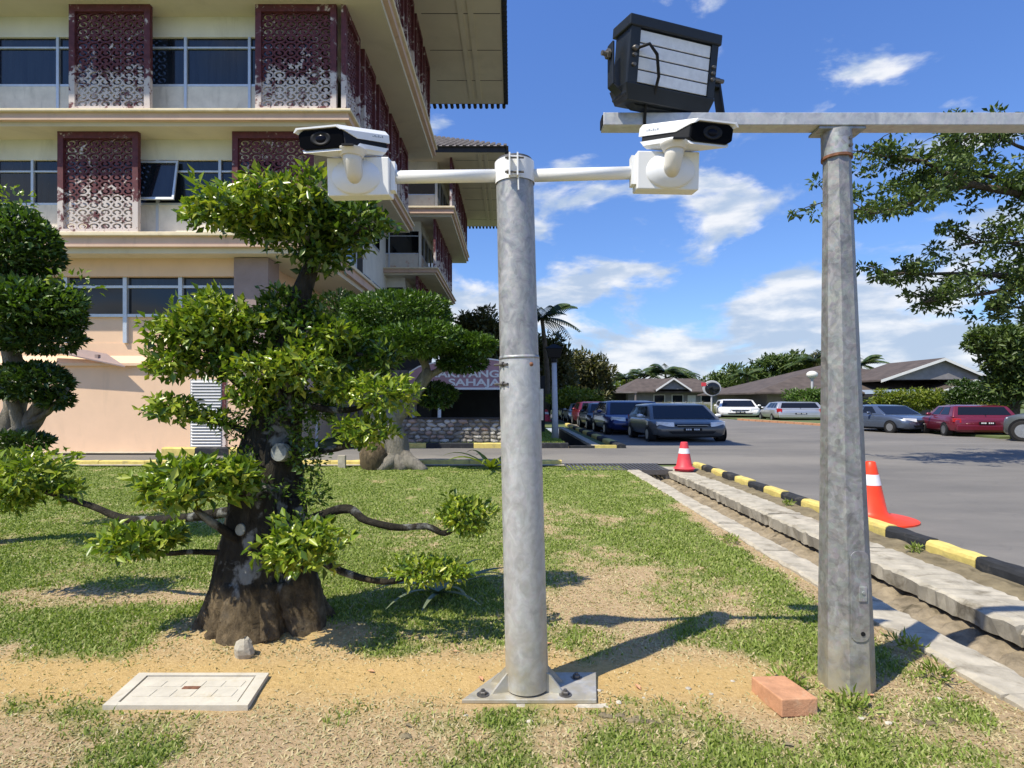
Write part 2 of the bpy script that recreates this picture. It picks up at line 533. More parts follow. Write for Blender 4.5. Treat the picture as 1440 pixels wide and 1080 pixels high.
def bark(name, dark, light, scale=7, patch=(0.5, 0.5, 0.47), pamt=0.0, lo=0.55, earth=False):
    t = NT(name)
    a = t.noise(scale, 8, 0.7, 0.8, coord='World', sc=(1, 1, 0.45))
    c = t.ramp(a, [(0.3, dark), (0.7, light)])
    if pamt:
        c = t.mix(t.maprange(t.noise(scale * 0.8, 6, 0.6, 0.4, coord='World'), lo, lo + 0.12, 0, pamt), c, patch)
    if earth:
        g = t.n('ShaderNodeNewGeometry'); sx = t.n('ShaderNodeSeparateXYZ'); t.l(g.outputs['Position'], sx.inputs[0])
        ez = t.math('ADD', sx.outputs[2], t.math('MULTIPLY', t.math('SUBTRACT', t.noise(5, 6, 0.65, coord='World'), 0.5), 0.5))
        c = t.mix(t.maprange(ez, 0.40, 0.24, 0, 0.9), c, t.ramp(t.noise(14, 8, 0.7, coord='World'), [(0.3, (0.05, 0.037, 0.022)), (0.7, (0.30, 0.225, 0.13))]))
    t.setc(c); t.set(Roughness=0.9); t.b.inputs['Specular IOR Level'].default_value = 0.2
    t.bump(t.noise(scale * 3, 9, 0.75, 0.8, coord='World', sc=(1, 1, 0.4)), 1.0, 0.07)
    return t.m


M['bark_main'] = bark('dark_lichened_bark', (0.012, 0.011, 0.009), (0.085, 0.075, 0.055), 7, (0.40, 0.41, 0.38), 0.85, 0.535, True)
M['bark_pale'] = bark('pale_grey_bark', (0.13, 0.115, 0.09), (0.36, 0.33, 0.27), 5)
M['bark_brown'] = bark('brown_bark', (0.05, 0.04, 0.028), (0.17, 0.14, 0.10), 5)
M['root_earth'] = bark('earthy_trunk_foot', (0.035, 0.027, 0.017), (0.24, 0.18, 0.105), 9)

# ================================================================== SETTING
def rough_strip(prof, y0, y1, step, jit, mb=None):
    """loft of a closed x-z profile along Y with worn, uneven edges"""
    mb = mb or MB()
    n = max(2, int(round((y1 - y0) / step)) + 1); k = len(prof)
    vs = []
    for i in range(n):
        y = y0 + (y1 - y0) * i / (n - 1)
        for x, z in prof:
            vs.append((x + rnd.uniform(-jit, jit), y + (rnd.uniform(-jit, jit) if 0 < i < n - 1 else 0), z + rnd.uniform(-jit, jit) * 0.6))
    fs = [(i * k + j, (i + 1) * k + j, (i + 1) * k + (j + 1) % k, i * k + (j + 1) % k) for i in range(n - 1) for j in range(k)]
    fs += [tuple(range(k)), tuple(range(n * k - 1, (n - 1) * k - 1, -1))]
    return mb.add(vs, fs)


def sheet(name, rects, z, mat, parent=None):
    mb = MB()
    for x0, x1, y0, y1 in rects:
        mb.add([(x0, y0, z), (x1, y0, z), (x1, y1, z), (x0, y1, z)], [(0, 1, 2, 3)])
    return mb.build(name, mat, parent)


xs = [-1200, 2.0, 2.6, 2.95, 4.44, 1200]; ys = [-400, -3.0, 14.45, 20.3, 36.0, 1600]
cells = []
for i in range(5):
    for j in range(5):
        if j == 1 and i in (2, 3): continue
        if j == 3 and i in (1, 2): continue
        cells.append((xs[i], xs[i + 1], ys[j], ys[j + 1]))
tag(sheet('ground', cells, -0.035, M['far_ground']), 'meadow ground reaching out to the horizon', 'ground', kind='structure')


# ---- lawn
def ss(x, a, b):
    t = np.clip((x - a) / (b - a), 0, 1); return t * t * (3 - 2 * t)


def blobf(X, Y, cx, cy, rx, ry):
    return np.exp(-(((X - cx) / rx) ** 2 + ((Y - cy) / ry) ** 2))


def lawn_z(X, Y):
    X = np.asarray(X, dtype=np.float64); Y = np.asarray(Y, dtype=np.float64)
    z = 0.035 * (vnoise(X * 0.9, Y * 0.9, 5, 3) - 0.5) + 0.018 * (vnoise(X * 5, Y * 5, 9, 3) - 0.5)
    z = z + 0.075 * blobf(X, Y, -1.72, 4.1, 0.75, 0.4)
    z = z - 0.03 * ss(X, 2.3, 2.68) * ss(10 - Y, 0, 3)
    return z + 0.004


def lawn_masks(X, Y):
    nz = vnoise(X * 2.4, Y * 1.9, 21, 5, 0.6)
    nf = vnoise(X * 9, Y * 9, 33, 4, 0.6)
    band = np.exp(-((Y - 3.33) / 0.36) ** 2) * ss(1.9 - X, 0, 0.7)
    g = 0.80 - 0.85 * band
    g -= 0.55 * blobf(X, Y, -1.55, 3.95, 0.75, 0.22)
    g -= 0.40 * ss(3.1 - Y, 0, 0.4)
    g += 0.34 * blobf(X, Y, 1.5, 2.55, 0.9, 0.25)
    g -= 0.50 * blobf(X, Y, 0.75, 5.3, 0.75, 0.9)
    g -= 0.42 * blobf(X, Y, 0.9, 4.3, 1.1, 0.45)
    g -= 0.30 * blobf(X, Y, 0.6, 8.2, 0.9, 1.0)
    g -= 0.45 * blobf(X, Y, -3.6, 4.75, 1.7, 0.22)
    g -= 0.30 * blobf(X, Y, -4.1, 8.0, 1.6, 0.5)
    g -= 0.35 * blobf(X, Y, 2.0, 3.2, 0.7, 0.35)
    g -= 0.75 * ss(X, 2.3, 2.66) * ss(11 - Y, 0, 4)
    g += (1.05 + 0.5 * ss(3.2 - Y, 0, 0.6)) * (nz - 0.5) + 0.35 * (nf - 0.5)
    s = np.clip(band * 1.15 + 0.5 * (nz - 0.6), 0, 1)
    s = np.maximum(s, 0.75 * blobf(X, Y, -1.5, 3.85, 0.9, 0.25))
    return np.clip(g, 0, 1), np.clip(s, 0, 1)


LX0, LX1, LY0, LY1 = -15.0, 2.68, -2.0, 14.5
nx, ny = 230, 240
gx = np.linspace(LX0, LX1, nx)
gy = LY0 + (LY1 - LY0) * (np.linspace(0, 1, ny) ** 1.25)
XX, YY = np.meshgrid(gx, gy)
ZZ = lawn_z(XX, YY)
g_, s_ = lawn_masks(XX, YY)
me = bpy.data.meshes.new('lawn')
vv = np.stack([XX, YY, ZZ], -1).reshape(-1, 3)
q = (np.arange(ny - 1)[:, None] * nx + np.arange(nx - 1)[None]).reshape(-1)
ff = np.stack([q, q + 1, q + nx + 1, q + nx], -1)
me.from_pydata(vv.tolist(), [], ff.tolist())
for nm, arr in (('grass', g_), ('sand', s_)):
    a = me.attributes.new(nm, 'FLOAT', 'POINT'); a.data.foreach_set('value', arr.reshape(-1).astype(np.float32))
me.materials.append(M['lawn'])
me.polygons.foreach_set('use_smooth', [True] * len(me.polygons))
tag(link('lawn', me), 'patchy lawn of turf, bare earth and yellow sand around the poles', 'lawn', kind='structure')


def blades(n, y0, y1, keep, hmin, hmax, pw=1.15, lay=1.0):
    u = rng.random(n)
    a = 1 - pw
    Y = (y0 ** a + u * (y1 ** a - y0 ** a)) ** (1 / a)
    xl = np.maximum(LX0 + 0.1, -0.92 * Y - 0.5); xr = np.minimum(2.66, 0.92 * Y + 0.4)
    X = xl + rng.random(n) * (xr - xl)
    g, s = lawn_masks(X, Y)
    ok = keep(g, s, X, Y)
    ok &= ~((X > -2.16) & (X < -1.36) & (Y > 2.97) & (Y < 3.38))
    ok &= ~((np.abs(X - 0.1) < 0.36) & (np.abs(Y - 3.19) < 0.2))
    X, Y = X[ok], Y[ok]; m = len(X)
    Z = lawn_z(X, Y)
    th = rng.random(m) * 2 * np.pi
    h = (hmin + (hmax - hmin) * rng.random(m)) * (0.75 + 0.5 * vnoise(X * 4, Y * 4, 50, 2))
    lean = (0.25 + 1.1 * rng.random(m)) * h * lay
    w = 0.0026 + 0.00085 * Y
    ph = rng.random(m) * 2 * np.pi
    dx, dy = np.cos(th), np.sin(th)
    lx, ly = np.cos(ph) * lean, np.sin(ph) * lean
    P = np.zeros((m, 5, 3), np.float32)
    P[:, 0] = np.stack([X - dx * w, Y - dy * w, Z - 0.006], -1)
    P[:, 1] = np.stack([X + dx * w, Y + dy * w, Z - 0.006], -1)
    P[:, 2] = np.stack([X + dx * w * 0.8 + lx * 0.4, Y + dy * w * 0.8 + ly * 0.4, Z + h * 0.62], -1)
    P[:, 3] = np.stack([X - dx * w * 0.8 + lx * 0.4, Y - dy * w * 0.8 + ly * 0.4, Z + h * 0.62], -1)
    P[:, 4] = np.stack([X + lx, Y + ly, Z + h], -1)
    return P.reshape(-1, 3)


BF = ((0, 1, 2), (0, 2, 3), (3, 2, 4))
P = blades(330000, 1.75, 14.4, lambda g, s, X, Y: rng.random(len(g)) < np.clip((g - 0.30) * 1.7, 0, 1) ** 1.3, 0.008, 0.030)
tag(np_mesh('grass', P, 5, M['grass'], faces=BF), 'short green turf blades growing over the lawn', 'grass', kind='stuff')
P = blades(230000, 1.75, 9.0, lambda g, s, X, Y: rng.random(len(g)) < np.clip(0.85 - np.abs(g - 0.36) * 1.5, 0.05, 1) * (1 - 0.8 * s) * 0.8, 0.005, 0.012, lay=3.2)
tag(np_mesh('dry_grass', P, 5, M['dry_grass'], faces=BF), 'dry straw coloured grass thinning out over the bare earth', 'grass', kind='stuff')

# ---- roads
tag(sheet('road', [(4.66, 70, -12, 14.95), (-40, 70, 14.95, 20.0), (3.95, 70, 20.0, 75)], 0.0, M['asphalt']),
    'sunlit grey asphalt road with a side branch', 'road', kind='structure')
pale = simple('pale_worn_asphalt', (0.25, 0.24, 0.22), 0.9, 0.2, 1.2, coord='World', bump=0.2, bscale=120)

# ---- concrete drain between lawn and road
drain = tag(empty('drain', (2.95, 0, 0)), 'open concrete roadside drain with a cracked coping beside the lawn', 'drain', kind='structure')


def dpart(name, mb, mat, **k):
    o = mb.build(name, mat, None, **k); o.parent = drain; o.matrix_parent_inverse = Matrix.Translation((-2.95, 0, 0)); return o


y = -2.6
while y < 13.4:
    ln = rnd.uniform(1.25, 1.7); y2 = min(13.6, y + ln); dz = rnd.uniform(-0.012, 0.012); dx = rnd.uniform(-0.015, 0.015)
    dpart('edging_slab', rough_strip([(2.66 + dx, -0.5), (2.95 + dx, -0.5), (2.96 + dx, 0.008 + dz), (2.94 + dx, 0.016 + dz), (2.69 + dx, 0.018 + dz), (2.66 + dx, 0.0 + dz)], y, y2 - 0.008, 0.07, 0.013), M['concrete'])
    y = y2
y = -2.4
cuts = [-2.4, 1.2, 4.18, 6.4, 8.3, 10.4, 12.1, 13.55]
for a, b in zip(cuts[:-1], cuts[1:]):
    dz = rnd.uniform(-0.02, 0.012); dx = rnd.uniform(-0.02, 0.02)
    if a < 1.3: dz -= 0.03
    dpart('coping_slab', rough_strip([(3.67 + dx, -0.17), (4.12 + dx, -0.20), (4.15 + dx, 0.0 + dz), (3.9 + dx, 0.012 + dz), (3.68 + dx, 0.004 + dz), (3.645 + dx, -0.02 + dz)], a + 0.015, b - 0.015, 0.065, 0.017), M['coping'])
# inner bank, floor and the soil behind the coping
mb = MB(); n = 240; prof = [(2.95, -0.42), (3.06, -0.41), (3.16, -0.38), (3.27, -0.34), (3.38, -0.31), (3.50, -0.26), (3.60, -0.225), (3.78, -0.205), (4.10, -0.22)]
vs = []
for i in range(n):
    yy = -2.8 + 17.2 * i / (n - 1)
    for j, (x, z) in enumerate(prof):
        jj = 0.03 if 0 < j < 8 else 0.0
        vs.append((x + rnd.uniform(-jj, jj), yy, z + rnd.uniform(-jj, jj)))
k = len(prof)
mb.add(vs, [(i * k + j, i * k + j + 1, (i + 1) * k + j + 1, (i + 1) * k + j) for i in range(n - 1) for j in range(k - 1)])
dpart('silt_bank', mb, M['concrete_dark'], smooth=False)
mb = MB(); n = 130; prof = [(4.10, -0.30), (4.13, -0.03), (4.22, -0.02), (4.34, 0.0), (4.46, 0.0)]
vs = []
for i in range(n):
    yy = -2.8 + 17.3 * i / (n - 1)
    for j, (x, z) in enumerate(prof):
        vs.append((x, yy, z + (rnd.uniform(-0.016, 0.016) if j else 0)))
k = len(prof)
mb.add(vs, [(i * k + j, i * k + j + 1, (i + 1) * k + j + 1, (i + 1) * k + j) for i in range(n - 1) for j in range(k - 1)])
dpart('soil_strip', mb, M['soil'])
dpart('end_wall', MB().box(2.62, 4.43, 14.36, 14.44, -0.7, -0.04), M['concrete_dark'])
dpart('end_slab', MB().box(3.60, 4.42, 13.58, 14.42, -0.2, -0.012), M['coping'])
# steel grating where the drain passes under the side road
grate = tag(empty('drain_grating', (2.4, 14.2, 0)), 'dark steel bar grating across the drain at the side road', 'grating')
for i in range(24):
    x = -1.05 + i * 0.1
    MB().box(x - 0.022, x + 0.022, -0.62, 0.72, -0.08, 0.012).build('bar', M['bolt'], grate)
MB().box(-1.14, 1.35, -0.66, -0.62, -0.1, 0.014).build('frame', M['bolt'], grate)
MB().box(-1.14, 1.35, 0.72, 0.76, -0.1, 0.014).build('frame', M['bolt'], grate)

# ---- kerbs: every painted block is a piece
def kerb_line(name, label, p0, p1, n, width, h, first=0, flip=1, vary=True, only=None):
    p0, p1 = Vector(p0), Vector(p1); d = (p1 - p0); L = d.length
    e = tag(empty(name, p0, math.atan2(d.y, d.x)), label, 'kerb', kind='structure')
    cut = [i / n for i in range(n + 1)]
    for i in range(n):
        a, b = cut[i] * L + 0.006, cut[i + 1] * L - 0.006
        dz = rnd.uniform(-0.008, 0.008) if vary else 0
        m = only or ('kerb_yellow', 'kerb_black_drain_shade')[(i + first) % 2]
        seg = MB(); ns = max(3, int((b - a) / 0.16)); vs = []
        pr = [(0, -0.15), (width, -0.15), (width, h * 0.55), (width * 0.9, h * 0.88), (width * 0.7, h), (width * 0.16, h), (0, h * 0.86)]
        for q in range(ns + 1):
            x = a + (b - a) * q / ns
            for yy, z in pr:
                vs.append((x, yy * flip + rnd.uniform(-.006, .006), z + dz + rnd.uniform(-.006, .006)))
        kk = len(pr)
        fs = [(q * kk + j, (q + 1) * kk + j, (q + 1) * kk + (j + 1) % kk, q * kk + (j + 1) % kk) for q in range(ns) for j in range(kk)]
        fs += [tuple(range(kk)), tuple(range((ns + 1) * kk - 1, ns * kk - 1, -1))]
        seg.add(vs, fs)
        seg.build('kerb_block', M[m], e)
    return e


kerb_line('kerb', 'yellow and black painted kerb along the road beside the drain', (4.66, 14.45, 0), (4.66, -2.5, 0), 25, 0.165, 0.10, 0, -1)
kerb_line('kerb', 'worn yellow kerb along the far edge of the lawn', (-15, 14.52, 0), (1.25, 14.52, 0), 14, 0.26, 0.13, 0, 1, True, 'kerb_yellow')
kerb_line('kerb', 'yellow and black kerb under the rubble stone wall', (-4.6, 20.0, 0), (1.95, 20.0, 0), 4, 0.3, 0.18, 0)
kerb_line('kerb', 'painted kerb beside the row of cars facing the road', (3.95, 20.1, 0), (3.95, 40, 0), 12, 0.3, 0.13, 1, 1)
kerb_line('kerb', 'short yellow and black kerb at the foot of the office wall', (-10.4, 17.2, 0), (-7.4, 17.2, 0), 3, 0.3, 0.24, 0)
tag(sheet('pavement', [(-30, -7.6, 17.5, 18.3)], 0.05, M['concrete']), 'narrow concrete apron along the foot of the office wall', 'pavement', kind='structure')
tag(sheet('gutter', [(-15, 1.3, 14.28, 14.52)], 0.035, M['concrete']), 'grey concrete gutter strip behind the lawn', 'gutter', kind='structure')
# second drain past the side road
d2 = tag(empty('drain', (2.45, 20.3, 0)), 'dark open drain past the side road beside the parked cars', 'drain', kind='structure')
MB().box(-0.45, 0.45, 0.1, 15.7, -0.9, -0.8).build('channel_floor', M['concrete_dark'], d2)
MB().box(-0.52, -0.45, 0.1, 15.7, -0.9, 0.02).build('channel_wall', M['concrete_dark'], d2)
rough_strip([(0.42, -0.06), (0.75, -0.06), (0.75, 0.04), (0.42, 0.05)], 0.16, 15.7, 0.4, 0.01).build('coping_slab', M['concrete'], d2)
MB().box(0.45, 0.74, 0.16, 15.7, -0.9, -0.07).build('channel_wall', M['kerb_black_drain_shade'], d2)  # black kerb colour on this wall paints in the shade inside the channel
MB().box(0.75, 1.2, 0.1, 15.7, -0.9, -0.12).build('soil_strip', M['soil'], d2)
MB().box(-0.45, 0.44, -0.06, 0.14, -0.9, 0.06).build('end_slab', M['kerb_black_drain_shade'], d2)
MB().box(0.44, 1.2, -0.06, 0.14, -0.3, 0.08).build('end_slab', M['kerb_yellow'], d2)
isl = np.stack(np.meshgrid(np.linspace(-6, 1.93, 60), np.linspace(20.3, 45, 90)), -1).reshape(-1, 2)
me = bpy.data.meshes.new('lawn'); q = (np.arange(89)[:, None] * 60 + np.arange(59)[None]).reshape(-1)
me.from_pydata([(x, y, 0.06 + 0.05 * float(vnoise([x], [y], 3, 2)[0])) for x, y in isl], [], np.stack([q, q + 1, q + 61, q + 60], -1).tolist())
for nm, v in (('grass', 0.95), ('sand', 0.0)):
    a = me.attributes.new(nm, 'FLOAT', 'POINT'); a.data.foreach_set('value', np.full(len(isl), v, np.float32))
me.materials.append(M['lawn'])
tag(link('lawn', me), 'strip of grass around the lamp post past the side road', 'lawn', kind='structure')
m = 30000
X = -5.8 + rng.random(m) * 7.7; Y = 20.4 + rng.random(m) ** 1.5 * 20; th = rng.random(m) * 6.283; w = 0.035
Z = np.full(m, 0.07); h = 0.04 + 0.08 * rng.random(m)
P = np.zeros((m, 3, 3), np.float32)
P[:, 0] = np.stack([X - np.cos(th) * w, Y - np.sin(th) * w, Z], -1); P[:, 1] = np.stack([X + np.cos(th) * w, Y + np.sin(th) * w, Z], -1)
P[:, 2] = np.stack([X + rng.normal(0, .04, m), Y + rng.normal(0, .04, m), Z + h], -1)
tag(np_mesh('grass', P.reshape(-1, 3), 3, M['grass'], faces=((0, 1, 2),)), 'green grass growing around the lamp post past the side road', 'grass', kind='stuff')
# brick-edged verge on the far side of the road
vg = tag(empty('verge', (0, 0, 0)), 'grassy verge with a red brick edge behind the cars across the road', 'verge', kind='structure')
MB().prism([(21, 25, -.1), (24.0, 25, -.1), (90, 25, -.1), (90, 75, -.1), (20.5, 75, -.1), (20.0, 50, -.1), (21.6, 34, -.1)], (0, 0, 0.2)).build('grass_bank', M['far_ground'], vg)
for i in range(14):
    a = Vector((19.9 + 0.09 * i, 50 - 1.1 * i, 0.05))
    MB().box(a.x - 0.3, a.x + 0.1, a.y - 0.5, a.y + 0.5, -0.05, 0.14).build('edge_brick', M['clay'], vg)

# ================================================================== POLES AND CAMERAS
# ---- camera pole
PB = Vector((0.085, 3.18, 0.0))
pole = tag(empty('camera_pole', PB), 'round galvanised camera pole with white side arms, bolted to a steel base plate', 'pole')
TILT = -0.072  # the pole leans a little
TOPZ = 2.91


def pp(z, dx=0.0, dy=0.0):
    return Vector((TILT * z / TOPZ + dx, dy, z))


MB().tube([pp(z) for z in (0.045, 0.4, 0.9, 1.4, 1.84)], [0.117, 0.1155, 0.114, 0.112, 0.1105], 40).build('post', M['galv'], pole, auto=50)
MB().tube([pp(z) for z in (1.83, 2.3, 2.68, TOPZ)], [0.106, 0.104, 0.1025, 0.1015], 40).build('upper_post', M['galv_upper'], pole, auto=50)
MB().tube([pp(1.832), pp(1.85)], [0.1125, 0.108], 40).build('weld_seam', M['galv_dull'], pole, smooth=True)
MB().tube([pp(TOPZ - 0.002), pp(TOPZ + 0.012)], 0.096, 32).build('cap', M['bolt'], pole)
# base plate, slightly bent, on a mortar bed
bp = MB()
lo = [(-0.35, -0.13, 0.012), (0.36, -0.13, 0.012), (0.40, 0.17, 0.018), (-0.16, 0.17, 0.018)]
bp.hexa(lo, [(x, y, z + 0.022) for x, y, z in lo])
bp.build('base_plate', M['galv'], pole, bevel=0.004)
MB().box(-0.16, 0.42, -0.165, 0.12, -0.04, 0.011).build('mortar_bed', M['pebble'], pole, bevel=0.006)
for a in (R(205), R(335), R(20), R(160)):
    c, s = math.cos(a), math.sin(a); tx, ty = -s * 0.006, c * 0.006
    MB().prism([(c * 0.108 - tx, s * 0.108 - ty, 0.034), (c * 0.215 - tx, s * 0.17 - ty, 0.034), (c * 0.205 - tx, s * 0.16 - ty, 0.05), (c * 0.125 - tx, s * 0.118 - ty, 0.135), (c * 0.108 - tx, s * 0.108 - ty, 0.135)],
               (2 * tx, 2 * ty, 0)).build('gusset', M['galv'], pole)
for x, y in ((-0.24, -0.08), (0.20, -0.08), (0.28, 0.11), (-0.12, 0.13)):
    b = MB().lathe([(0.034, 0.034), (0.034, 0.039)], (x, y, 0), 16)
    b.lathe([(0.021, 0.039), (0.021, 0.052), (0.016, 0.056)], (x, y, 0), 6)
    b.lathe([(0.010, 0.05), (0.010, 0.064)], (x, y, 0), 10).build('anchor_bolt', M['bolt'], pole)
for z in (1.80, 1.695):
    b = MB(); b.M = Matrix.Translation(pp(z, -0.085, -0.075)) @ Matrix.Rotation(R(-48), 4, 'Z')
    b.tube([(-0.075, 0, 0), (0.03, 0, 0)], 0.007, 8); b.tube([(-0.012, 0, 0), (0.0, 0, 0)], 0.016, 6)
    b.build('screw', M['bolt'], pole)
MB().blob(pp(1.80, 0.062, -0.09), (0.012, 0.012, 0.012)).build('rust_plug', M['rust'], pole)
MB().box(-0.02, 0.02, -0.008, 0.0, 0, 0.17).build('seam_strip', M['galv'], pole, loc=pp(1.5, 0.102, -0.03))
# white clamp band and its two ears
MB().tube([pp(2.79), pp(2.905)], 0.108, 40, cap=False).build('clamp_band', M['white_paint'], pole, smooth=True)
for x in (-0.03, 0.012):
    MB().box(x, x + 0.008, -0.145, -0.10, 2.788, 2.907).build('clamp_ear', M['white_paint'], pole, loc=(TILT, 0, 0))
for z in (2.81, 2.885):
    b = MB(); b.tube([(TILT - 0.05, -0.128, z), (TILT + 0.05, -0.128, z)], 0.006, 8); b.tube([(TILT - 0.042, -0.128, z), (TILT - 0.03, -0.128, z)], 0.011, 6)
    b.build('clamp_bolt', M['bolt'], pole)
MB().tube([(TILT + 0.02, -0.118, 2.79), (TILT + 0.022, -0.116, 2.72)], 0.004, 6).build('cable_tie', M['white_paint'], pole)
BZ = 2.842
LA, RA = -0.752, 0.585   # where the two arms end, from the pole axis
MB().tube([(TILT - 0.09, 0, BZ - 0.003), (LA, -0.02, BZ - 0.02)], 0.034, 24).build('arm', M['white_paint'], pole, smooth=True)
MB().tube([(TILT + 0.09, 0, BZ - 0.003), (RA, -0.02, BZ + 0.005)], 0.034, 24).build('arm', M['white_paint'], pole, smooth=True)


def cctv(loc, yaw, roll, label, mx, off):
    """bullet camera on a flanged box; loc = centre of the box"""
    e = tag(empty('security_camera', loc), label, 'camera', 'security cameras on the pole arms')
    # junction box at the arm's end
    e2 = MB().box(-0.168, 0.168, -0.045, 0.055, -0.10, 0.10); e2.M = None
    bx = e2.build('junction_box', M['white_paint'], e, bevel=0.006)
    bx.rotation_euler = (R(4), 0, R(-3 * mx))
    MB().box(-0.012, 0.012, -0.028, 0.03, -0.07, 0.085).build('side_cover', M['white_paint'], e, loc=(0.18 * mx, 0.0, 0)).rotation_euler = (0, 0, 0)
    fl = MB(); fl.M = Matrix.Translation((-0.01 * mx, -0.046, -0.004)) @ Matrix.Rotation(R(90), 4, 'X')
    fl.lathe([(0.096, -0.012), (0.097, 0.004), (0.090, 0.012), (0.068, 0.022), (0.055, 0.034)], seg=36, sx=1.35)
    fl.build('mount_flange', M['white_plastic'], e, auto=50)
    nk = MB(); nk.tube([(-0.01 * mx, -0.05, -0.025), (-0.012 * mx, -0.085, 0.01), (-0.016 * mx, -0.10, 0.055), (-0.018 * mx, -0.105, 0.09)], [0.044, 0.045, 0.048, 0.052], 24)
    nk.build('neck', M['cream_plastic'], e, smooth=True)
    kn = MB().lathe([(0.056, 0.0), (0.066, 0.018), (0.075, 0.03), (0.075, 0.034)], (-0.018 * mx, -0.105, 0.075), 28)
    kn.build('swivel_collar', M['cream_plastic'], e, auto=40)
    MB().box(-0.03, 0.03, -0.012, 0.0, 0, 0.008).build('collar_slot', M['black_plastic'], e, loc=(-0.018 * mx, -0.181, 0.10))
    # housing: local -Y is the direction the camera looks
    W, H, L = 0.086, 0.118, 0.27
    T = Matrix.Translation((-off * mx, -0.08, 0.108)) @ Matrix.Diagonal((1.72, 0.62, 1, 1)) @ Matrix.Rotation(yaw, 4, 'Z') @ Matrix.Rotation(roll, 4, 'X')
    y0, y1 = -0.13, 0.14

    def shape(name, mat, fn, **k):
        b = MB(); b.M = T; fn(b); return b.build(name, mat, e, **k)

    def octo(x, z0, z1, ch):
        return [(-x + ch, z0), (x - ch, z0), (x, z0 + ch), (x, z1 - ch), (x - ch, z1), (-x + ch, z1), (-x, z1 - ch), (-x, z0 + ch)]
    shape('core', M['black_plastic'], lambda b: b.prism([(x, y0 + 0.018, z) for x, z in octo(W - 0.004, 0.006, H - 0.008, 0.018)], (0, L - 0.03, 0)), bevel=0.003)
    shape('front_glass', M['black_gloss'], lambda b: b.prism([(x, y0 + 0.012, z) for x, z in octo(W - 0.008, 0.012, H - 0.016, 0.016)], (0, 0.01, 0)))

    def upper(b):
        # sunshield: top plate and two cheeks whose lower edge climbs towards the front
        b.prism([(-W + 0.014, y0 - 0.006, H - 0.008), (W - 0.014, y0 - 0.006, H - 0.008), (W - 0.014, y1, H - 0.008), (-W + 0.014, y1, H - 0.008)], (0, 0, 0.009))
        for sx in (-1, 1):
            x = W * sx
            b.prism([(x, y0 + 0.008, H * 0.80), (x, y0 + 0.085, H * 0.50), (x, y1, H * 0.46), (x, y1, H - 0.022), (x, y0 - 0.004, H - 0.022)], (-0.005 * sx, 0, 0))
            b.hexa([(x, y0 - 0.004, H - 0.022), (x - 0.005 * sx, y0 - 0.004, H - 0.022), (x - 0.005 * sx, y1, H - 0.022), (x, y1, H - 0.022)],
                   [(x - 0.012 * sx, y0 - 0.006, H + 0.001), (x - 0.018 * sx, y0 - 0.006, H - 0.008), (x - 0.018 * sx, y1, H - 0.008), (x - 0.012 * sx, y1, H + 0.001)])
        b.box(-W + 0.004, W - 0.004, y1 - 0.004, y1 + 0.004, H * 0.46, H - 0.02)
    shape('sunshield', M['white_plastic'], upper, auto=40)

    def lower(b):
        for sx in (-1, 1):
            x = W * sx
            b.prism([(x, y0 + 0.095, H * 0.29), (x, y1 - 0.01, H * 0.22), (x, y1 - 0.03, 0.004), (x, y0 + 0.075, 0.012)], (-0.005 * sx, 0, 0))
        b.hexa([(-W + 0.014, y0 + 0.02, -0.006), (W - 0.014, y0 + 0.02, -0.006), (W - 0.014, y1 - 0.03, -0.012), (-W + 0.014, y1 - 0.03, -0.012)],
               [(-W + 0.004, y0 + 0.03, 0.012), (W - 0.004, y0 + 0.03, 0.012), (W - 0.004, y1 - 0.02, 0.006), (-W + 0.004, y1 - 0.02, 0.006)])
    shape('belly', M['white_plastic'], lower, auto=40)
    ln = MB(); ln.M = T @ Matrix.Translation((0, y0 + 0.012, H * 0.5)) @ Matrix.Rotation(R(90), 4, 'X')
    ln.lathe([(0.036, 0.0), (0.036, 0.003), (0.028, 0.003), (0.026, 0.001)], seg=28)
    lens = ln.build('lens_ring', M['black_plastic'], e, smooth=True)
    ln = MB(); ln.M = T @ Matrix.Translation((0, y0 + 0.012, H * 0.5)) @ Matrix.Rotation(R(90), 4, 'X')
    ln.lathe([(0.020, 0.0), (0.017, 0.004), (0.009, 0.006), (0.002, 0.007)], seg=24)
    ln.build('lens', M['lens'], e, smooth=True)
    sx = mx
    mk = MB(); mk.M = T
    xx = (W + 0.0006) * sx
    for q in range(6):
        a = y1 - 0.10 + q * 0.011 if sx > 0 else y1 - 0.045 - q * 0.011
        mk.box(min(xx, xx - 0.0003), max(xx, xx - 0.0003) + 0.0004, a, a + 0.007, H * 0.66, H * (0.70 + 0.05 * (q % 2)))
    mk.build('logo', M['grey_mark'], e)
    return e


lb = PB + Vector((LA - 0.155, -0.03, BZ - 0.033))
rb = PB + Vector((RA + 0.165, -0.03, BZ + 0.0))
cctv(lb, R(-27), R(7), 'white bullet security camera with a black face over the leafy tree', 1, 0.07)
cctv(rb, R(32), R(7), 'white bullet security camera with a black face under the floodlight beam', -1, 0.09)

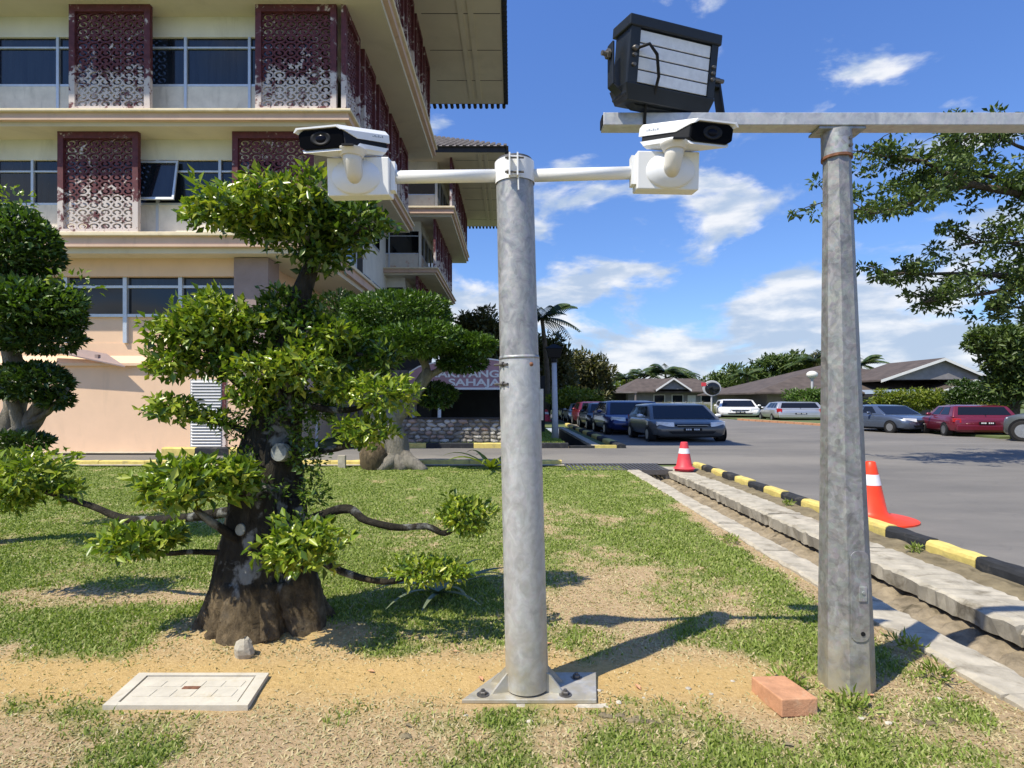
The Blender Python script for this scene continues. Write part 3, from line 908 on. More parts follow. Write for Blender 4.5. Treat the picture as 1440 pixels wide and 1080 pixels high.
# ---- octagonal lighting pole with a cross beam
OB = Vector((1.885, 3.27, 0.0))
op = tag(empty('lighting_pole', OB), 'tapered octagonal galvanised pole carrying a steel cross beam', 'pole')
lean = -0.055
mb = MB()
zs = [-0.05, 0.35, 1.2, 2.0, 2.75, 3.03]
mb.tube([(lean * z / 3.0, 0, z) for z in zs], [0.146, 0.138, 0.114, 0.094, 0.075, 0.070], 8, rot=R(22.5))
mb.build('post', M['galv_oct'], op)
MB().tube([(lean, 0, 2.965), (lean * 1.05, 0, 3.115)], 0.079, 28).build('top_sleeve', M['galv_dull'], op, auto=40)
MB().tube([(lean, 0, 2.962), (lean, 0, 2.976)], 0.0805, 28).build('sleeve_lip', M['rust'], op, auto=40)
for z in (3.055, 3.015):
    b = MB(); b.M = Matrix.Translation((lean + 0.035, -0.075, z)) @ Matrix.Rotation(R(90), 4, 'X'); b.lathe([(0.011, 0), (0.011, 0.006)], seg=10)
    b.build('screw', M['bolt'], op)
MB().box(lean - 0.13, lean + 0.13, -0.06, 0.06, 3.112, 3.126).build('top_plate', M['galv_dull'], op, bevel=0.002)
# hatch with a lock, proud of the flat face
mb = MB()
pts = []
cx, hw, zb, zt, rr = 0.0, 0.05, 0.30, 0.79, 0.04
for ang, px_, pz_ in ((0, cx + hw - rr, zt - rr), (90, cx - hw + rr, zt - rr), (180, cx - hw + rr, zb + rr), (270, cx + hw - rr, zb + rr)):
    for q in range(5):
        th = R(ang + q * 22.5); pts.append((px_ + rr * math.cos(th), pz_ + rr * math.sin(th)))


def face_y(z):
    r = 0.146 + (0.114 - 0.146) * (z + 0.05) / 1.25
    return -r * math.cos(R(22.5)) - 0.002


hp = MB(); hp.prism([(x, face_y(z), z) for x, z in pts], (0, -0.006, 0))
hatch = hp.build('hatch_door', M['galv_oct'], op, bevel=0.002); hatch.location.x = 0.0
lk = MB().box(-0.022, 0.022, -0.008, 0, 0.52, 0.60); lk.tube([(0, -0.013, 0.567), (0, -0.006, 0.567)], 0.009, 10)
lk.build('lock_plate', M['galv_dull'], op, loc=(0.012, face_y(0.56) - 0.006, 0), bevel=0.002)
MB().tube([(0.012, face_y(0.34) - 0.010, 0.345), (0.012, face_y(0.34), 0.345)], 0.012, 10).build('lock_hole', M['black_plastic'], op)
# cross beam: square hollow section
bm_ = MB(); bm_.box(-1.38, 2.6, -0.068, 0.032, 3.128, 3.198)
bm_.build('cross_beam', M['galv'], op, bevel=0.004)
MB().box(-1.386, -1.38, -0.058, 0.022, 3.138, 3.188).build('beam_mouth', M['black_plastic'], op)

# ---- floodlight standing on the beam
fl = tag(empty('floodlight', OB + Vector((-1.07, -0.02, 3.2))), 'charcoal floodlight with four pale lamp panels, tilted on a steel beam', 'floodlight')
T = Matrix.Translation((0.02, -0.02, 0.238)) @ Matrix.Rotation(R(19), 4, 'Z') @ Matrix.Rotation(R(9), 4, 'X') @ Matrix.Diagonal((1.08, 1, 0.79, 1))


def fpart(name, mat, fn, **k):
    b = MB(); b.M = T; fn(b); return b.build(name, mat, fl, **k)


fpart('casing', M['charcoal_metal'], lambda b: b.box(-0.25, 0.25, -0.1, 0.06, -0.24, 0.22), bevel=0.01)
fpart('top_rim', M['charcoal_metal'], lambda b: b.box(-0.265, 0.265, -0.125, 0.07, 0.175, 0.245), bevel=0.006)
fpart('bottom_rim', M['charcoal_metal'], lambda b: b.hexa([(-0.235, -0.10, -0.275), (0.235, -0.10, -0.275), (0.235, 0.05, -0.265), (-0.235, 0.05, -0.265)], [(-0.262, -0.118, -0.17), (0.262, -0.118, -0.17), (0.262, 0.07, -0.17), (-0.262, 0.07, -0.17)]), bevel=0.005)
fpart('front_frame', M['charcoal_metal'], lambda b: b.box(-0.252, -0.20, -0.116, -0.1, -0.17, 0.175))
fpart('front_frame', M['charcoal_metal'], lambda b: b.box(0.212, 0.252, -0.116, -0.1, -0.17, 0.175))
for i in range(4):
    z = 0.165 - i * 0.083
    fpart('lamp_panel', M['diffuser'], lambda b: b.box(-0.198, 0.21, -0.109, -0.1, z - 0.074, z), bevel=0.002)
for i, (x, z) in enumerate(((-0.226, 0.0), (-0.226, -0.06), (0.232, 0.03), (0.232, -0.01), (0.232, -0.05))):
    b = MB(); b.M = T @ Matrix.Translation((x, -0.116, z)) @ Matrix.Rotation(R(90), 4, 'X'); b.lathe([(0.012, 0), (0.010, 0.012)], seg=8)
    b.build('screw', M['bolt'], fl)
# U bracket from both sides down to the beam
br = MB(); w2 = 0.325
br.M = Matrix.Translation((0.02, -0.02, 0)) @ Matrix.Rotation(R(19), 4, 'Z')
br.hexa([(-w2, -0.03, 0.10), (-w2 + 0.012, -0.03, 0.10), (-w2 + 0.012, 0.03, 0.10), (-w2, 0.03, 0.10)], [(-w2, -0.03, 0.33), (-w2 + 0.012, -0.03, 0.33), (-w2 + 0.012, 0.03, 0.33), (-w2, 0.03, 0.33)])
br.hexa([(-w2 + 0.14, -0.03, 0.004), (-w2 + 0.15, -0.03, 0.016), (-w2 + 0.15, 0.03, 0.016), (-w2 + 0.14, 0.03, 0.004)], [(-w2, -0.03, 0.1), (-w2 + 0.012, -0.03, 0.1), (-w2 + 0.012, 0.03, 0.1), (-w2, 0.03, 0.1)])
br.box(-w2 + 0.14, w2 + 0.08, -0.03, 0.03, 0.004, 0.016)
br.hexa([(w2 + 0.07, -0.03, 0.012), (w2 + 0.085, -0.03, 0.012), (w2 + 0.085, 0.03, 0.012), (w2 + 0.07, 0.03, 0.012)], [(w2 + 0.03, -0.03, 0.24), (w2 + 0.045, -0.03, 0.24), (w2 + 0.045, 0.03, 0.24), (w2 + 0.03, 0.03, 0.24)])
br.box(w2 - 0.05, w2 + 0.045, -0.028, 0.028, 0.20, 0.255)
br.build('bracket', M['charcoal_metal'], fl, bevel=0.003)
kn = MB(); kn.M = Matrix.Translation((0.02, -0.02, 0)) @ Matrix.Rotation(R(19), 4, 'Z')
kn.tube([(-w2 - 0.05, 0, 0.27), (-w2, 0, 0.27)], 0.013, 8); kn.tube([(-w2 - 0.022, 0, 0.27), (-w2 - 0.004, 0, 0.27)], 0.026, 6)
kn.build('clamp_knob', M['bolt'], fl)
kn = MB(); kn.M = Matrix.Translation((0.02, -0.02, 0)) @ Matrix.Rotation(R(19), 4, 'Z')
kn.tube([(w2 - 0.06, -0.05, 0.225), (w2 + 0.06, -0.03, 0.235)], 0.012, 8)
kn.build('clamp_knob', M['bolt'], fl)
cb = MB()
cb.tube([T @ Vector((-0.226, -0.12, 0.035)), T @ Vector((-0.17, -0.16, 0.06)), T @ Vector((-0.13, -0.17, 0.0)), T @ Vector((-0.10, -0.15, -0.12)), T @ Vector((-0.09, -0.10, -0.22)), Vector((-0.09, -0.12, 0.04)), Vector((-0.085, -0.06, -0.03)), Vector((-0.085, -0.055, -0.08))], 0.0085, 10)
cb.build('cable', M['black_plastic'], fl, smooth=True)
kg = MB(); kg.M = T @ Matrix.Translation((-0.226, -0.116, 0.04)) @ Matrix.Rotation(R(90), 4, 'X'); kg.lathe([(0.016, 0), (0.016, 0.012), (0.011, 0.022)], seg=10)
kg.build('cable_gland', M['bolt'], fl)

# ---- inspection cover in the sand
mc = tag(empty('inspection_cover', (-1.76, 3.175, 0.0)), 'pale square concrete inspection cover lying in yellow sand', 'inspection cover')
fr = MB()
X2, Y2, w = 0.375, 0.18, 0.062
SK = 0.035
def sk(x, y, z): return (x + SK * y / Y2 * -0.6, y, z)
for a, b, c, d in ((-X2, X2, -Y2, -Y2 + w * .55), (-X2, X2, Y2 - w * .5, Y2), (-X2, -X2 + w, -Y2 + w * .55, Y2 - w * .5), (X2 - w, X2, -Y2 + w * .55, Y2 - w * .5)):
    fr.hexa([sk(a, c, -.05), sk(b, c, -.05), sk(b, d, -.05), sk(a, d, -.05)], [sk(a, c, .034), sk(b, c, .034), sk(b, d, .034), sk(a, d, .034)])
fr.build('frame', M['cover_concrete'], mc)
lid = MB(); g = 0.008
lid.hexa([sk(-X2 + w + g, -Y2 + w * .55 + g, -.05), sk(X2 - w - g, -Y2 + w * .55 + g, -.05), sk(X2 - w - g, Y2 - w * .5 - g, -.05), sk(-X2 + w + g, Y2 - w * .5 - g, -.05)],
         [sk(-X2 + w + g, -Y2 + w * .55 + g, .030), sk(X2 - w - g, -Y2 + w * .55 + g, .030), sk(X2 - w - g, Y2 - w * .5 - g, .030), sk(-X2 + w + g, Y2 - w * .5 - g, .030)])
lo_ = lid.build('lid', M['cover_concrete'], mc, bevel=0.003)
for i in range(5):
    x = -0.22 + i * 0.11
    MB().box(x - 0.045, x + 0.045, -0.085, -0.01, 0.029, 0.0325).build('tread_panel', M['cover_concrete'], lo_)
    MB().box(x - 0.045, x + 0.045, 0.02, 0.085, 0.029, 0.0325).build('tread_panel', M['cover_concrete'], lo_)
MB().box(-0.045, 0.045, -0.006, 0.022, 0.0305, 0.034).build('lifting_slot', M['rust'], lo_)

# ---- loose brick, stones and clods
bk = MB(); bk.box(-0.10, 0.10, -0.14, 0.14, 0.0, 0.09)
b = tag(bk.build('brick', M['clay'], None, loc=(1.435, 3.07, 0.0), bevel=0.006), 'single orange clay brick lying on the sand by the octagonal pole', 'brick')
b.rotation_euler = (R(-3), R(2), R(8))
shades = [M['pebble'], M['soil']]


def pebble(x, y, r, mat, label, group):
    mb = MB(); mb.blob((0, 0, 0), (r * rnd.uniform(.9, 1.5), r, r * 0.55), 9, 6, 0.16)
    o = mb.build('stone', mat, None, loc=(x, y, float(lawn_z(x, y)) + r * 0.2), smooth=False)
    return tag(o, label, 'stone', group)


for i, (px_, py_, r) in enumerate([(968, 970, .014), (870, 992, .016), (1000, 978, .01), (905, 985, .009), (842, 975, .012), (1030, 960, .011), (745, 1018, .012), (1180, 952, .016), (1320, 985, .014), (1212, 1014, .013), (960, 1000, .008), (690, 965, .011), (1250, 1020, .015), (655, 1010, .009), (610, 1020, .008)]):
    Yp = 1305.6 / (py_ - 565)
    pebble((px_ - 720) * Yp / 816, Yp, r, M['pebble'], 'small pale pebble on the bare earth near the poles', 'pebbles on the bare earth')
for i in range(13):
    px_ = 845 + i * 7 + rnd.uniform(-4, 4); py_ = 1008 + i * 1.0 + rnd.uniform(-4, 5); Yp = 1305.6 / (py_ - 565)
    pebble((px_ - 720) * Yp / 816, Yp, rnd.uniform(.009, .02), M['soil'], 'dark dried clod in a short trail before the base plate', 'dried clods')
for i, (px_, py_) in enumerate(((570, 1040), (1290, 1018), (1310, 1022), (1335, 1016))):
    Yp = 1305.6 / (py_ - 565)
    pebble((px_ - 720) * Yp / 816, Yp, 0.022, M['soil'], 'lump of dark dry earth in thin grass between base plate and inspection cover' if i == 0 else 'lump of dark dry earth near the drain beyond the brick', 'dark earth lumps')
mb = MB(); mb.blob((0, 0, 0), (0.06, 0.05, 0.075), 10, 7, 0.12)
tag(mb.build('rock', M['coping'], None, loc=(-1.66, 3.60, 0.06)), 'grey brown rock at the foot of the leafy tree trunk', 'rock')
# dead leaves
for i in range(14):
    py_ = rnd.uniform(890, 1060); px_ = rnd.uniform(450, 1300); Yp = 1305.6 / (py_ - 565); x = (px_ - 720) * Yp / 816
    lf = MB(); a = rnd.uniform(.012, .022)
    lf.add([(-a * 1.7, 0, .004), (0, -a * .7, .011), (a * 1.8, 0, .003), (0, a * .7, .010), (0, 0, .004)], [(0, 1, 4), (1, 2, 4), (2, 3, 4), (3, 0, 4)])
    o = lf.build('dead_leaf', M['clay'] if i % 3 else M['soil'], None, loc=(x, Yp, float(lawn_z(x, Yp)) + 0.006)); o.rotation_euler = (0, 0, rnd.uniform(0, 6.2))
    tag(o, 'curled brown dead leaf lying on the thin turf', 'leaf', 'dead leaves on the turf')


# ---- traffic cones
def cone(loc, h, r0, r1, base_r, mat, label):
    e = tag(empty('traffic_cone', loc), label, 'traffic cone', 'traffic cones by the kerb')
    t = h - 0.03
    def rad(z): return r0 + (r1 - r0) * z / t
    pr = [(base_r, 0.0), (base_r, 0.022), (base_r * 0.93, 0.034), (r0 * 1.28, 0.05), (r0 * 1.05, 0.085)] + [(rad(z), z + 0.03) for z in (0.12 * h, 0.5 * h, 0.85 * h)] + [(r1, h - 0.01), (r1 * .8, h), (r1 * .6, h - 0.002), (r1 * .5, h - 0.06)]
    MB().lathe(pr, seg=32).build('shell', mat, e, auto=45)
    z0, z1 = h * 0.60, h * 0.78
    MB().lathe([(rad(z0 - .03) + 0.003, z0), (rad(z1 - .03) + 0.003, z1)], seg=32).build('reflective_band', M['cone_white'], e, auto=45)
    return e


cone((4.88, 7.9, 0.0), 0.79, 0.215, 0.062, 0.56, M['cone_orange'], 'bright orange traffic cone with a wide flared base on the road')
cone((3.99, 13.45, 0.01), 0.66, 0.195, 0.08, 0.215, M['cone_red'], 'faded red traffic cone with white collar at the end of the drain')

# ================================================================== OFFICE BUILDING
M['peach'] = concrete('peach_render', (0.80, 0.56, 0.38), 0.05, 1.5, (0.55, 0.40, 0.28), 0.25, 0.08, 0.22)
M['pink_slab'] = concrete('faded_pink_fascia', (0.66, 0.47, 0.35), 0.08, 1.2, (0.40, 0.28, 0.22), 0.5, 0.08, 0.22)
M['cream_ledge'] = concrete('cream_ledge', (0.80, 0.68, 0.47), 0.1, 2.0, (0.50, 0.38, 0.22), 0.5, 0.08)
M['soffit'] = concrete('beige_soffit', (0.68, 0.61, 0.47), 0.06, 0.8, (0.44, 0.39, 0.30), 0.35, 0.05)
M['off_white'] = concrete('off_white_wall', (0.74, 0.71, 0.62), 0.08, 1.2, (0.46, 0.43, 0.36), 0.45, 0.06, 0.22)
M['panel'] = concrete('weathered_white_panel', (0.74, 0.69, 0.60), 0.12, 3.0, (0.48, 0.44, 0.37), 0.6, 0.08, 0.22)
M['peeled_panel'] = concrete('peeling_orange_panel', (0.66, 0.60, 0.50), 0.1, 3.0, (0.50, 0.16, 0.04), 1.0, 0.08)
M['mauve'] = concrete('mauve_column', (0.33, 0.25, 0.23), 0.1, 2.0, (0.25, 0.19, 0.17), 0.4, 0.06)
M['alu'] = simple('window_aluminium', (0.56, 0.60, 0.65), 0.45, 0.06, 6, 0.3)
M['louvre'] = simple('grey_louvre', (0.46, 0.47, 0.48), 0.5, 0.06, 6)
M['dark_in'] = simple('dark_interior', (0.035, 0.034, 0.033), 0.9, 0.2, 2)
M['siding'] = simple('grey_brown_siding', (0.22, 0.19, 0.17), 0.7, 0.25, 1.2)
M['roof_grey'] = simple('grey_roof_tiles', (0.20, 0.18, 0.17), 0.8, 0.25, 2.5)
M['roof_edge'] = simple('dark_roof_edge', (0.035, 0.033, 0.033), 0.7, 0.2, 4)
t = NT('window_glass')
t.setc(t.ramp(t.noise(1.6, 3, 0.5, coord='World', sc=(6, 1, 0.3)), [(0.3, (0.008, 0.011, 0.017)), (0.7, (0.018, 0.024, 0.034))])); t.set(Roughness=0.08)
t.b.inputs['Specular IOR Level'].default_value = 0.5
M['glass'] = t.m
t = NT('black_window_glass'); t.setc((0.006, 0.007, 0.008)); t.set(Roughness=0.05); M['glass_black'] = t.m
t = NT('weathered_sunlit_maroon_paint')
a = t.noise(9, 6, 0.6, 0.3, coord='World'); c = t.ramp(a, [(0.3, (0.075, 0.016, 0.022)), (0.7, (0.15, 0.035, 0.042))])
gz = t.n('ShaderNodeTexCoord'); sx = t.n('ShaderNodeSeparateXYZ'); t.l(gz.outputs['Object'], sx.inputs[0])
low = t.maprange(sx.outputs[2], 1.7, 0.5, 0.0, 0.6)  # sunlight on the lower screens put into the colour, along with worn paint
sun_peel = t.maprange(t.math('ADD', t.noise(3.5, 7, 0.65, 0.4, coord='World'), t.math('MULTIPLY', low, 0.32)), 0.585, 0.68)
t.setc(t.mix(sun_peel, c, (0.62, 0.54, 0.50))); t.set(Roughness=0.75)
M['maroon'] = t.m

bld = tag(empty('office_building', (-10, 18, 0)), 'peach and cream office block with stepped floors and maroon fretwork screens', 'building')
BINV = Matrix.Translation((10, -18, 0))


def bpart(name, mb, mat, parent=None, **k):
    o = mb.build(name, mat, None, **k)
    o.parent = parent or bld
    if parent is None: o.matrix_parent_inverse = BINV
    return o


def bbox(name, x0, x1, y0, y1, z0, z1, mat, **k):
    return bpart(name, MB().box(x0, x1, y0, y1, z0, z1), M[mat] if isinstance(mat, str) else mat, **k)


# fretwork panel: cells with horseshoe openings, diamonds where four cells meet
def fretwork(nc, nr, w, h, th=0.05):
    mb = MB(); N = 16
    cw, ch = w / nc, h / nr
    for i in range(nc):
        for j in range(nr):
            cx, cz = (i + .5) * cw, (j + .5) * ch
            ro, ri = 0.40, 0.20
            out, inn, dis = [], [], []
            for k in range(N):
                a = 2 * math.pi * (k + .5) / N
                ca, sa = math.cos(a), math.sin(a)
                m = 0.5 / max(abs(ca), abs(sa))
                m = min(m, 0.80 / (abs(ca) + abs(sa)))
                out.append((cx + ca * m * cw, cz + sa * m * ch)); inn.append((cx + ca * ro * cw, cz + sa * ro * ch)); dis.append((cx + ca * ri * cw, cz + sa * ri * ch))
            vs = []; fs = []
            for y in (0, th):
                vs += [(x, y, z) for x, z in out] + [(x, y, z) for x, z in inn] + [(x, y, z) for x, z in dis]
            B = 3 * N
            for k in range(N):
                k2 = (k + 1) % N
                fs.append((k, k2, N + k2, N + k)); fs.append((N + k, N + k2, B + N + k2, B + N + k))
                fs.append((k2, k, B + k, B + k2)); fs.append((2 * N + k2, 2 * N + k, B + 2 * N + k, B + 2 * N + k2))
                fs.append((B + k2, B + k, B + N + k, B + N + k2))
            fs.append(tuple(range(2 * N, 3 * N)))
            fs.append(tuple(range(B + 3 * N - 1, B + 2 * N - 1, -1)))
            gap = (4, 5, 3, 2) if j % 2 else (12, 13, 11, 10)
            ks = (3, 4) if j % 2 else (11, 12)
            for k in ks:
                k2 = (k + 1) % N
                fs.append((N + k, N + k2, 2 * N + k2, 2 * N + k))
            mb.add(vs, fs)
    return mb


def make_screen(w, h, nc, nr):
    fw = 0.17
    fr = MB(); fr.box(0, fw, -0.04, 0.10, 0, h); f1 = fr.mesh('side_frame', M['maroon'])
    tb = MB(); tb.box(fw, w - fw, -0.04, 0.10, h - 0.2, h); f2 = tb.mesh('top_frame', M['maroon'])
    bb = MB(); bb.box(fw, w - fw, -0.04, 0.10, 0, 0.1); f3 = bb.mesh('bottom_frame', M['maroon'])
    pw, ph = w - 2 * fw, h - 0.3
    me = fretwork(nc, nr, pw, ph).mesh('fretwork', M['maroon'])
    return (f1, f2, f3, me, fw, w)


def put_screen(sc, loc, rz=0.0):
    f1, f2, f3, me, fw, w = sc
    e = empty('screen', loc, rz); e.parent = bld; e.matrix_parent_inverse = BINV
    link('side_frame', f1, e); link('side_frame', f1, e, (w - fw, 0, 0))
    link('top_frame', f2, e); link('bottom_frame', f3, e); link('fretwork', me, e, (fw, 0.05, 0.1))
    return e


# storeys: front edge Y, right edge X, slab bottom, slab top, window plane Y, window wall X
ST = {1: dict(yf=17.4, xr=-6.0, zb=6.08, zt=6.68, yw=18.0, xw=-7.0, sill=7.75, tra=8.75, head=9.10, soff=9.73),
      2: dict(yf=17.0, xr=-4.8, zb=9.73, zt=10.16, yw=17.6, xw=-5.9, sill=11.22, tra=12.35, head=12.66, soff=13.28),
      3: dict(yf=16.5, xr=-3.7, zb=13.28, zt=13.9, yw=17.2, xw=-4.8, sill=14.9, tra=16.0, head=16.4, soff=17.0)}
S1 = make_screen(2.42, 2.98, 6, 13); S2 = make_screen(2.38, 2.96, 6, 13); SS = make_screen(1.65, 2.95, 4, 13)


def block(dy, xl, yb, screens_px, first):
    pm = 'panel' if first else 'peeled_panel'
    for f, s in ST.items():
        yf, xr, yw, xw = s['yf'] + dy, s['xr'], s['yw'] + dy, s['xw']
        h = s['zt'] - s['zb']
        bbox('floor_slab', xl, xr, yf, yb, s['zb'] + h * 0.28, s['zt'] - h * 0.2, 'pink_slab')
        bbox('slab_ledge', xl, xr + 0.10, yf - 0.10, yb + 0.08, s['zt'] - h * 0.2, s['zt'], 'cream_ledge', bevel=0.02)
        bbox('slab_underside', xl, xr - 0.12, yf + 0.12, yb - 0.1, s['zb'], s['zb'] + h * 0.28, 'soffit')
        bbox('slab_rib', xl, xr + 0.03, yf - 0.03, yf, s['zb'] + h * 0.28, s['zb'] + h * 0.40, 'pink_slab')
        bbox('slab_rib', xr, xr + 0.03, yf, yb, s['zb'] + h * 0.28, s['zb'] + h * 0.40, 'pink_slab')
        # wall core, then the window bands stand in front of it
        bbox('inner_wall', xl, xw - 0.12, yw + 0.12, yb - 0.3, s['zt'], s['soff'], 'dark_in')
        bbox('beam', xl, xw, yw, yw + 0.12, s['head'], s['soff'], 'off_white')
        bbox('beam', xw - 0.12, xw, yw + 0.12, yb - 0.3, s['head'], s['soff'], 'off_white')
        bbox('corner_post', xw - 0.14, xw + 0.02, yw - 0.02, yw + 0.14, s['zt'], s['head'], 'off_white')
        # front windows
        step = 1.94
        xm = xw - 0.14
        while xm > xl + step:
            a, b = xm - step, xm
            p = bbox('parapet_panel', a + 0.05, b - 0.03, yw + 0.04, yw + 0.11, s['zt'], s['sill'] - 0.04, pm)
            wdw = bbox('window', a + 0.05, b - 0.03, yw + 0.03, yw + 0.10, s['sill'] - 0.04, s['sill'] + 0.03, 'alu')
            for (z0, z1) in ((s['sill'] + 0.03, s['tra'] - 0.02), (s['tra'] + 0.03, s['head'])):
                pn = MB().box(a + 0.05, b - 0.03, yw + 0.08, yw + 0.10, z0, z1).build('pane', M['glass'] if first else M['glass_black'], wdw)
            MB().box(a + 0.05, b - 0.03, yw + 0.02, yw + 0.09, s['tra'] - 0.02, s['tra'] + 0.03).build('transom', M['alu'], wdw)
            MB().box(a - 0.03, a + 0.05, yw, yw + 0.10, s['zt'], s['head']).build('mullion', M['alu'], wdw)
            xm -= step
        # side windows
        ym = yw + 0.2
        while ym + 1.6 < yb - 0.3:
            p = bbox('parapet_panel', xw - 0.10, xw - 0.03, ym, ym + 1.52, s['zt'], s['sill'] - 0.04, pm)
            wdw = bbox('window', xw - 0.10, xw - 0.03, ym, ym + 1.52, s['sill'] - 0.04, s['sill'] + 0.03, 'alu')
            MB().box(xw - 0.10, xw - 0.07, ym, ym + 1.52, s['sill'] + 0.03, s['head']).build('pane', M['glass_black'], wdw)
            MB().box(xw - 0.10, xw + 0.0, ym + 1.52, ym + 1.6, s['zt'], s['head']).build('mullion', M['alu'], wdw)
            ym += 1.6
        # screens along the side
        ys_ = yf + 0.05
        if f > 1 or not first:
            while ys_ < yb - 1.7:
                e = put_screen(SS, (xr - 0.12, ys_, s['zt'] + 0.02), R(90))
                e.scale = (1, 1, (s['soff'] - s['zt'] - 0.02) / 2.95)
                ys_ += 2.15
    for f, xs_ in screens_px.items():
        s = ST[f]; sc = {1: S1, 2: S2, 3: S2}[f]
        for x in xs_:
            e = put_screen(sc, (x, s['yf'] + 0.08 + dy, s['zt'] + 0.02))
            e.scale = (1, 1, (s['soff'] - s['zt'] - 0.02) / sc[0].vertices[4].co.z)
    # roof: soffit, battens, dark tile edge, hipped tiles
    xe, y0, y1, ze = -0.42, 14.6 + dy if first else 35.8, yb + 2.0, 17.0
    bbox('eave_soffit', xl, xe, y0, y1, ze, ze + 0.14, 'soffit')
    for x in (-2.15, -1.75):
        bbox('soffit_batten', x, x + 0.22, y0 + 0.3, y1 - 0.5, ze - 0.05, ze, 'soffit')
    yy = y0 + 1.2
    while yy < y1:
        bbox('soffit_joint', -3.6, xe - 0.05, yy, yy + 0.03, ze - 0.008, ze, 'roof_edge'); yy += 2.4
    bbox('fascia_board', xe, xe + 0.06, y0, y1, ze - 0.02, ze + 0.3, 'roof_edge')
    bbox('fascia_board', xl, xe, y1, y1 + 0.06, ze + 0.02, ze + 0.3, 'roof_edge')
    bbox('fascia_board', xl, xe, y0 - 0.06, y0, ze - 0.02, ze + 0.3, 'roof_edge')
    te = MB()
    x = xe
    while x > max(xl, -8):
        te.tube([(x, y1 + 0.02, ze - 0.01), (x, y1 + 0.30, ze - 0.03)], 0.09, 8); x -= 0.30
    y = y0
    while y < y1:
        te.tube([(xe + 0.02, y, ze + 0.02), (xe + 0.22, y, ze)], 0.09, 8); y += 0.30
    o = bpart('tile_edge', te, M['roof_edge']); o['kind'] = 'stuff'
    X0, X1, Y0, Y1, zr = xl - 1, xe + 0.2, y0 - 0.2, y1 + 0.25, ze + 0.3
    my = (Y0 + Y1) / 2; hx = X1 - (Y1 - Y0) / 2
    ridge = zr + (Y1 - Y0) / 2 * 0.56
    rf = bpart('roof', MB().add([(X0, Y0, zr), (X1, Y0, zr), (X1, Y1, zr), (X0, Y1, zr), (hx, my, ridge), (X0, my, ridge)], [(0, 1, 4, 5), (1, 2, 4), (2, 3, 5, 4), (3, 0, 5), (0, 3, 2, 1)]), M['roof_grey'])
    if not first:
        # courses of roof tiles on the slope that faces the road
        tl = MB(); n = 22; wd = (X1 - X0)
        for i in range(n):
            f0 = i / n; a = Vector((0, Y0 + (my - Y0) * f0, zr + (ridge - zr) * f0)); x1 = X1 - (X1 - hx) * f0
            x = x1 - 0.1
            while x > -16:
                tl.box(x - 0.2, x, a.y - 0.06, a.y + (my - Y0) / n, a.z + 0.02, a.z + 0.12); x -= 0.42
        o = tl.build('tile_course', M['roof_grey'], rf); o['kind'] = 'stuff'


W2 = 262 * 17.05 / 816
block(0.0, -22.0, 28.0, {1: [at(82, 0, 17.48).x - 5.25 * k for k in (-1, 0, 1)], 2: [at(98, 0, 17.08).x - W2 * k for k in (-1, 0, 1)]}, True)
block(20.0, -14.0, 49.0, {}, False)
# wall that joins the two blocks
bbox('link_wall', -14, -8.2, 27.9, 38.0, 0, 16.9, 'off_white')
for z in (7.2, 10.8, 14.4):
    for y in (29.5, 31.8, 34.1):
        w_ = bbox('window', -8.2, -8.14, y, y + 1.6, z, z + 1.5, 'alu')
        MB().box(-8.14, -8.12, y + 0.08, y + 1.52, z + 0.08, z + 1.42).build('pane', M['glass_black'], w_)
# an open casement on the first floor
s = ST[1]; a = at(195, 0, 18.0).x
cs = empty('casement', (a, 18.0, 9.05)); cs.parent = bld; cs.matrix_parent_inverse = BINV; cs.rotation_euler = (R(-11), 0, 0)
for (x0, x1, z0, z1) in ((0, 1.25, -0.07, 0), (0, 1.25, -1.3, -1.23), (0, 0.06, -1.23, -0.07), (1.19, 1.25, -1.23, -0.07)):
    MB().box(x0, x1, -0.05, 0.0, z0, z1).build('casement_frame', M['alu'], cs)
MB().box(0.06, 1.19, -0.03, -0.02, -1.23, -0.07).build('pane', M['glass'], cs)

# ---- ground floor
GX = -7.95; GY = 18.2
bbox('ground_beam', -22, GX - 0.6, GY - 0.06, 19.2, 5.52, 6.08, 'peach')
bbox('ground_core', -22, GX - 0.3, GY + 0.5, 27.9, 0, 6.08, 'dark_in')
bbox('ground_wall', -22, GX, GY - 0.1, GY + 0.45, 0, 2.72, 'peach')
bpart('sloping_ledge', MB().prism([(-22, GY - 0.1, 2.72), (-22, GY - 0.22, 2.72), (-22, GY - 0.22, 2.80), (-22, GY + 0.1, 3.05), (-22, GY + 0.3, 3.05), (-22, GY + 0.3, 2.72)], (14.0, 0, 0)), M['peach'])
bbox('ground_wall', -22, GX - 0.6, GY + 0.1, GY + 0.45, 3.05, 3.45, 'peach')
bbox('side_wall', GX - 0.3, GX, GY + 0.46, 27.9, 0, 6.08, 'peach')
bbox('corner_column', at(330, 0, 18).x, at(378, 0, 18).x, GY - 0.25, GY + 0.6, 2.7, 6.06, 'mauve')
gx = [at(p, 0, 18.2).x for p in (-180, -90, 2, 88, 172, 250, 328)]
